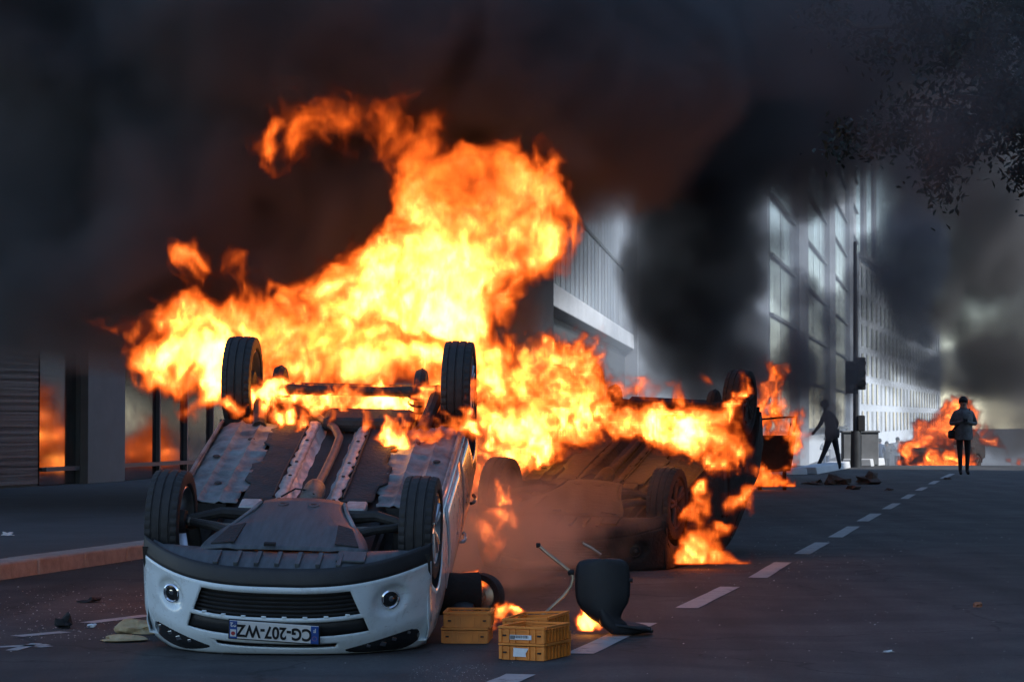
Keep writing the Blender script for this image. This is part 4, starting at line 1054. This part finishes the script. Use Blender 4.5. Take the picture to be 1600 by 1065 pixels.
def fire(name, label, lo, hi, vox, puffs, seed, mt, warp=.10, wcell=.5, dcell=(.14, .14, .26), rough=.26, bias=.0, cat='flames', bill=.0, cool=None):
    shp = tuple(int(round((hi[a] - lo[a]) / vox)) + 1 for a in range(3)); rg = np.random.default_rng(seed)
    X, Y, Z = np.meshgrid(*[np.arange(shp[a], dtype=np.float32) for a in range(3)], indexing='ij')
    wx, wy, wz = (turb(shp, vox, wcell, rg, 4, .55) * (warp / vox) for _ in range(3))
    X += wx; Y += wy; Z += wz
    F = np.zeros(shp, np.float32)
    for (x, y, z, r, t) in puffs:
        q = (((X * vox + (lo[0] - x)) ** 2 + (Y * vox + (lo[1] - y)) ** 2 + (Z * vox + (lo[2] - z)) ** 2)) * (1.25 / r ** 2)
        F += t * np.exp(-np.minimum(q, 30))
    if bill: F += bill * (F > .1) * (.42 - np.abs(turb(shp, vox, wcell * .45, rg, 2, .5)))
    det = turb(shp, vox, dcell, rg, 4, .68, True)
    det = sample(det, X + wx * .25, Y + wy * .25, Z + wz * .25)
    big = turb(shp, vox, wcell * 1.1, rg, 3, .5)
    sh_ = np.clip((F - .43 + rough * det + .10 * big - bias) * 1.2, 0, 1)
    hot = np.clip((F - .30) / 1.75, 0, 1)
    T = np.clip(.22 + .68 * hot + .17 * det + .30 * big, .05, 1)
    if cool:
        zz = (lo[2] + vox * np.arange(shp[2])).astype(np.float32); T *= (1 - cool[2] * np.clip((zz - cool[0]) / (cool[1] - cool[0]), 0, 1))[None, None, :]
    d = sh_ * T; d[F < .12] = 0; d[d < .012] = 0
    for a in range(3):                       # nothing touches the walls of the voxel box
        s = [slice(None)] * 3; s[a] = slice(0, 2); d[tuple(s)] = 0; s[a] = slice(-2, None); d[tuple(s)] = 0
    o = volume_object(name, d, lo, vox, mt); tag(o, label, cat, kind='stuff')
    return o
def smoke(name, label, lo, hi, vox, puffs, seed, mt, warp=.5, wcell=3., dcell=1.2, rough=.35, sharp=1.6):
    shp = tuple(int(round((hi[a] - lo[a]) / vox)) + 1 for a in range(3)); rg = np.random.default_rng(seed)
    X, Y, Z = np.meshgrid(*[np.arange(shp[a], dtype=np.float32) for a in range(3)], indexing='ij')
    wx, wy, wz = (turb(shp, vox, wcell, rg, 4, .55) * (warp / vox) for _ in range(3))
    X += wx; Y += wy; Z += wz
    F = np.zeros(shp, np.float32); D = np.zeros(shp, np.float32)
    for (x, y, z, rx, ry, rz, t) in puffs:
        q = ((X * vox + (lo[0] - x)) / rx) ** 2 + ((Y * vox + (lo[1] - y)) / ry) ** 2 + ((Z * vox + (lo[2] - z)) / rz) ** 2
        D = np.maximum(D, t * np.clip((1.2 - q) * sharp, 0, 1))
    det = turb(shp, vox, dcell, rg, 4, .58); det = sample(det, X + wx * .5, Y + wy * .5, Z + wz * .5)
    d = D * np.clip(.75 + rough * det * 1.4 * np.clip(1.45 - .85 * D, .22, 1), 0.0, 2)
    d = np.clip(d, 0, 2); d[d < .01] = 0
    for a in range(3):
        s = [slice(None)] * 3; s[a] = slice(0, 1); d[tuple(s)] = 0; s[a] = slice(-1, None); d[tuple(s)] = 0
    o = volume_object(name, d, lo, vox, mt); tag(o, label, 'smoke', kind='stuff')
    return o
def puff(px, py, Y, rpx, t): p = P(px, py, Y); return (p.x, p.y, p.z, rpx / FPX * Y, t)
def cloud(px, py, Y, rx, rz, ry, t): p = P(px, py, Y); return (p.x, p.y, p.z, rx / FPX * Y, ry, rz / FPX * Y, t)

FM = fire_material('flame', 11.0)
# main fire ball over the tail of the white car
b1 = [(262,525,58,0,1.05),(295,495,58,.1,1),(250,570,50,-.1,1.0),(320,560,56,.1,1.0),(330,520,60,.2,1.1),(380,480,58,.1,1.1),(440,500,75,0,1.2),(500,470,66,.2,1.2),(560,480,82,.1,1.3),(620,440,76,0,1.3),(680,470,80,0,1.4),(740,480,55,0,1.1),
      (700,380,70,.1,1.2),(650,340,46,.2,.9),(740,330,70,0,1.1),(805,330,70,-.1,1.0),(790,265,54,0,.95),(740,272,50,0,.9),(836,355,46,-.1,.95),(770,400,60,0,1.0),(822,410,38,-.1,.7),(600,400,46,.1,1.0),(540,430,38,0,1.0),
      (672,295,58,.1,.9),(664,235,66,.1,.92),(622,190,70,.1,.95),(566,168,70,0,.95),(512,176,64,0,.92),(466,200,52,-.1,.9),(436,232,38,-.1,.85),
      (300,390,26,.2,.75),(322,412,24,.2,.65),(300,585,42,.2,1.0),(420,570,66,.3,1.2),(520,560,78,.3,1.3),(620,560,78,.3,1.3),(700,560,60,.2,1.2),(770,560,45,0,1),(775,620,50,0,1),(350,590,40,.1,1),(195,520,38,.1,.55),(170,490,34,.1,.52),(350,380,40,.2,.5),(400,410,40,.2,.55),(230,450,36,.2,.5),(832,292,44,0,.6),(852,385,30,-.1,.6),(800,480,44,.1,.6),(830,560,40,.2,.6)]
fire('flames', 'huge yellow and orange fireball rolling up behind the white car', (-3.35, 16.9, .4), (.75, 20.2, 4.1), .0205, [puff(a, b, 18.6 + d * 1.6, r, t) for a, b, r, d, t in b1], 3, FM, dcell=(.12, .12, .19), rough=.25, warp=.085, bill=.45, cool=(1.9, 3.6, .46))
# tongues licking over the rear floor of the white car
def tongue(px, py, h, w, d=0, t=1.0, lean=0):
    return [(px + lean * u * h, py - u * h, w * (1 - .62 * u), d, t * (1 - .25 * u)) for u in (0, .33, .66, 1)]
b1b = []
for i, (x, y, h, w) in enumerate([(366, 645, 34, 17), (384, 662, 44, 15), (404, 652, 30, 18), (428, 666, 52, 17), (450, 655, 34, 19), (474, 664, 62, 17), (498, 650, 30, 17), (520, 660, 64, 17), (545, 648, 44, 16), (572, 668, 38, 17), (588, 688, 54, 16), (606, 686, 64, 18),
                                   (628, 688, 50, 19), (650, 678, 70, 19), (672, 684, 48, 19), (694, 672, 58, 20), (716, 676, 64, 20), (736, 680, 66, 18), (750, 720, 60, 15), (758, 765, 66, 13), (772, 700, 60, 20)]):
    Yb = 5.146 / (.3096 + (y - 652) / 4000) - .07          # the sloping floor pan below this tongue
    b1b += [(a, b, r_, Yb, t) for a, b, r_, d, t in tongue(x, y, h, w, 0, 1.2, .25 * math.sin(i * 1.3))]
b1b += [(x, 618 + 10 * math.sin(x), 26, 16.80, 1.0) for x in range(372, 760, 24)]
fire('flames', 'ragged low flames licking across the white car floor before its rear axle', (-2.15, 15.75, .70), (.1, 17.25, 1.75), .0145, [puff(a, b, d, r, t) for a, b, r, d, t in b1b], 5, FM, warp=.04, wcell=.13, dcell=(.045, .045, .09), rough=.32)
# second car
b2 = [(800,600,60,.6,1.2),(850,590,60,.5,1.3),(890,570,55,.5,1.3),(920,610,45,.4,1.1),(830,650,55,.5,1.2),(880,650,55,.4,1.2),(780,650,45,.4,1.0),(785,700,44,.3,1.0),(840,690,40,.3,.9),(765,740,36,.2,.95),(755,780,26,.2,.85),(752,815,28,-1.6,1.2),(750,850,24,-1.9,1.1),(772,800,30,-1.4,1.2),(790,765,34,-1.0,1.1),(778,840,26,-1.8,1.1),(805,800,24,-1.5,.9),
      (940,640,40,.2,1.1),(980,655,42,0,1.2),(1020,660,42,-.1,1.2),(1060,670,44,-.2,1.2),(1100,690,40,-.3,1.0),(1120,665,32,-.2,.9),(1000,610,28,.6,.7),(1035,600,22,.8,.7),(1060,625,26,.6,.7),(970,600,22,.6,.6),
      (1150,600,19,.6,1.0),(1143,625,20,.5,1.0),(1135,650,22,.4,1.0),(1168,698,17,-.2,1.1),(1185,600,20,1.6,.6),(1180,640,20,1.6,.6),(1095,590,24,1.4,.55),
      (1112,730,26,-.6,1.0),(1090,765,20,-.9,1.0),(1088,800,20,-.9,1.0),(1165,760,17,-.6,1.0),(1152,785,19,-.6,1.05),(1138,812,22,-.7,1.1),(1150,850,20,-.9,1.0),(1060,890,18,-1.1,1.0),(1170,725,16,-.4,.9),(1135,700,26,-.5,.9),(1120,840,30,-.9,1.0),(1100,868,32,-1.0,1.15),(1130,872,30,-1.0,1.1),(1072,882,22,-1.1,1.0),(1155,882,20,-1.0,1.0),(1090,840,26,-1.0,.95),(1110,800,22,-.9,.8),(1165,752,12,-.4,.6)]
fire('flames', 'flames streaming over the burnt second car and down its right side', (-.75, 20.7, .01), (2.9, 25.4, 2.2), .024, [puff(a, b, 23.0 + d * 1.0, r, t) for a, b, r, d, t in b2], 7, FM, warp=.075, wcell=.3, dcell=(.09, .09, .16), rough=.30)
# fire round the standing panel
b3 = [(1195,600,26,.3,.7),(1180,640,30,.3,.8),(1210,670,22,0,.9),(1228,690,16,0,.95),(1230,660,14,0,.8),(1225,725,14,0,.9),(1185,755,22,-.2,1.1),(1210,757,18,-.2,1.1),(1235,760,10,-.2,.9),(1160,750,26,-.1,1.0),(1150,700,30,.3,.9),(1190,575,18,.3,.55)]
fire('flames', 'small fire burning round the charred panel behind the second car', (3.3, 44.7, .01), (6.0, 47.4, 2.6), .035, [puff(a + 14, b, 46 + d, r * 1.2, t * 1.15) for a, b, r, d, t in b3], 9, FM, warp=.09, wcell=.35, dcell=(.11, .11, .2), rough=.3)
# far car
b4 = [(1430,715,22,0,1.0),(1450,690,24,0,.9),(1480,665,26,0,.9),(1500,640,24,0,.9),(1515,660,26,0,.85),(1475,715,24,-.5,1.1),(1510,716,22,-.5,1.0),(1445,660,16,0,.8),(1535,680,16,.5,.7),(1500,612,12,0,.7),(1550,690,14,.5,.6),(1420,720,12,-.8,.9),(1575,718,14,.5,.55),(1595,716,12,.5,.55),(1460,735,20,-.5,1.0),(1500,735,20,-.5,1.0),(1470,640,14,.3,.7)]
fire('flames', 'orange flames wrapping the upright car far down the road', (13.8, 94.2, -1.0), (20.8, 100, 3.2), .07, [puff(a, b, 96.6 + d * 2, r * 1.12, t * .92) for a, b, r, d, t in b4], 11, FM, warp=.20, wcell=.8, dcell=(.3, .3, .45), rough=.3)
# small ground fires by the crates and the chair
b5 = [(738,920,14,.3,.9),(748,912,10,.3,.8),(760,935,9,.3,.8),(790,950,9,0,.9),(805,947,6,0,.8),(775,970,8,.0,.85),(915,972,8,0,.9),(930,968,9,0,.9),(918,950,6,0,.75),(945,970,7,0,.85),(725,905,10,.4,.8),(908,976,6,0,.8)]
fire('flames', 'small ground fires flickering among crates and chair', (-.42, 14.85, .005), (.75, 16.1, .55), .011, [puff(a, b, 15.35 + d, r * 1.7, t * 1.7) for a, b, r, d, t in b5], 13, FM, warp=.022, wcell=.07, dcell=(.03, .03, .06), rough=.33)
# fire on the near pavement side whose image stands in the shop windows
b6 = [(-2.2 + .45 * i * .5, 52.0 + 1.0 * i * .5, .5 + .35 * math.sin(i * 1.7), .42, 1.3) for i in range(8)] + [(-2.0 + .5 * i * .5, 52.4 + .9 * i * .5, 1.2 + .4 * math.sin(i * 2.1), .36, 1.2) for i in range(8)] + [(-.9, 58.2, .5, .5, 1.4), (-.6, 59.2, .8, .45, 1.4), (-.2, 60.4, 1.1, .45, 1.3), (-.2, 60.2, .4, .45, 1.4)]
fire('flames', 'fire behind the white car mirrored in the shop windows', (-3.4, 50.6, .01), (1.2, 61.6, 2.4), .06, b6, 15, FM, warp=.16, wcell=.6, dcell=(.2, .2, .35), rough=.3)

# ---- smoke
SM1 = smoke_material('smoke_near', 3.2, (.22, .215, .22))
SM2 = smoke_material('smoke_far', .95, (.20, .19, .195))
s1 = [cloud(300, 330, 21, 340, 210, 1.6, 1), cloud(80, 300, 22, 300, 230, 1.8, 1), cloud(560, 300, 20.6, 200, 130, .8, .9), cloud(560, 60, 21, 420, 170, 1.8, 1), cloud(200, 60, 22, 420, 200, 2, 1), cloud(880, 120, 22, 260, 190, 1.8, .8),
      cloud(820, 500, 20.5, 40, 90, .5, .5), cloud(830, 230, 20.6, 70, 90, .6, .8), cloud(200, 480, 20.4, 110, 70, .7, .8), cloud(560, 300, 20.2, 110, 70, .4, .6), cloud(1480, 120, 22.5, 190, 220, 1.2, .15), cloud(1300, 40, 22.5, 240, 140, 1.2, .13)]
smoke('smoke', 'dark rolling smoke cloud above and behind the white car', (-6.2, 19.2, 1.6), (5.4, 24.6, 6.2), .085, s1, 21, SM1, warp=.22, wcell=.9, dcell=.5, rough=.8, sharp=2.5)
s2 = [ # ceiling and left mass
      cloud(150, 150, 36, 560, 330, 6, .9), cloud(600, 100, 36, 500, 330, 6, .9), cloud(1000, 60, 38, 420, 250, 6, .9), cloud(1350, 0, 44, 420, 140, 6, .5),
      cloud(180, 360, 34, 420, 150, 3, .8), cloud(620, 330, 33, 300, 200, 3, .8), cloud(500, 560, 40, 260, 80, 3, .25),
      cloud(1180, 130, 44, 260, 150, 4, .8)]
smoke('smoke', 'high dark smoke bank spread over the left half of the street', (-10, 27, .3), (12, 52, 14), .30, s2, 23, SM2, warp=.6, wcell=3.0, dcell=1.5, rough=.5, sharp=2.2)
SM4 = smoke_material('smoke_plume', 1.5, (.25, .23, .235))
s4 = [cloud(1095, 450, 40, 125, 150, 1.2, 1.6), cloud(1115, 545, 41, 105, 90, 1.0, 1.5), cloud(1110, 330, 40, 125, 120, 1.4, 1.5), cloud(1050, 430, 40, 85, 110, 1.0, 1.4), cloud(1160, 430, 41, 70, 100, .9, 1.3), cloud(1240, 450, 54, 240, 220, 1.2, .16), cloud(1150, 230, 41, 110, 110, 1.6, 1.0), cloud(1060, 200, 41, 150, 110, 1.8, 1.0), cloud(1180, 590, 45, 55, 55, .7, 1.2), cloud(1050, 560, 41, 60, 50, .8, 1.0), cloud(1150, 500, 41, 60, 70, .8, 1.3), cloud(1200, 390, 41, 40, 50, .7, 1.0),
      cloud(1255, 460, 50, 45, 40, .9, 1.1), cloud(1275, 520, 51, 50, 60, .9, 1.1), cloud(1235, 585, 50, 50, 55, .9, 1.1), cloud(1275, 605, 52, 50, 60, .9, 1.1), cloud(1265, 655, 53, 50, 40, .8, .9), cloud(1296, 640, 56, 34, 44, .6, .6), cloud(1305, 650, 62, 24, 30, .6, .5), cloud(1245, 300, 46, 40, 70, .9, .35), cloud(1330, 400, 54, 50, 60, 1, .3), cloud(1390, 470, 55, 40, 70, 1, .35), cloud(1240, 160, 46, 110, 110, 2, .5), cloud(1310, 250, 48, 120, 90, 1.5, .9), cloud(1335, 490, 55, 50, 70, 1.2, .6), cloud(1400, 430, 55, 65, 110, 1.3, 1.1), cloud(1440, 540, 55, 55, 60, 1.2, .9), cloud(1385, 570, 55, 40, 50, 1.0, .5), cloud(1250, 390, 50, 40, 40, .8, .3), cloud(1440, 660, 55, 50, 40, 1, .12)]
smoke('smoke', 'dense black smoke plume rising behind the second car beside the glass facade', (.4, 38, .8), (9.4, 57.5, 8.6), .105, s4, 27, SM4, warp=.32, wcell=1.1, dcell=.55, rough=.42, sharp=3.5)
s5 = [cloud(1430, 430, 84, 60, 130, 3, .7), cloud(1500, 330, 84, 140, 150, 4, .7), cloud(1570, 430, 86, 100, 200, 4, .8), cloud(1545, 580, 90, 90, 50, 2.5, 1.2), cloud(1590, 660, 92, 60, 70, 2, .8), cloud(1500, 160, 80, 260, 140, 5, .55), cloud(1480, 590, 90, 40, 30, 2, .8), cloud(1380, 560, 88, 25, 40, 1.5, .3), cloud(1450, 640, 90, 60, 60, 2, .16), cloud(1440, 560, 90, 30, 40, 2, .25), cloud(1500, 480, 86, 60, 60, 2, .6)]
smoke('smoke', 'dark smoke plume of the far burning car filling the right side', (9.5, 74, -.5), (24, 95.5, 16), .21, s5, 29, SM2, warp=.6, wcell=2.2, dcell=1.1, rough=.6, sharp=2.5)
SM5 = smoke_material('haze_far', .013, (.80, .84, .88), .3)
s6 = [(18, 118, 4, 20, 44, 13, 1.0), (26, 130, 10, 22, 36, 12, .8), (8, 100, 8, 9, 24, 9, .6)]
smoke('smoke', 'pale sunlit veil of thin smoke over the far crossing', (-4, 72, -1.6), (46, 166, 24), .9, s6, 31, SM5, warp=3., wcell=14., dcell=6., rough=.9, sharp=1.2)
# warm haze drifting between the two cars at ground level
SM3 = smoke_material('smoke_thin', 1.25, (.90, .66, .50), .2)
s3 = [cloud(800, 850, 19.5, 110, 100, 1.2, .7), cloud(830, 880, 18.4, 70, 50, .6, .8), cloud(900, 790, 20.5, 120, 60, .8, .3), cloud(760, 760, 20, 60, 120, 1, .5), cloud(880, 890, 18.5, 60, 60, .5, .5)]
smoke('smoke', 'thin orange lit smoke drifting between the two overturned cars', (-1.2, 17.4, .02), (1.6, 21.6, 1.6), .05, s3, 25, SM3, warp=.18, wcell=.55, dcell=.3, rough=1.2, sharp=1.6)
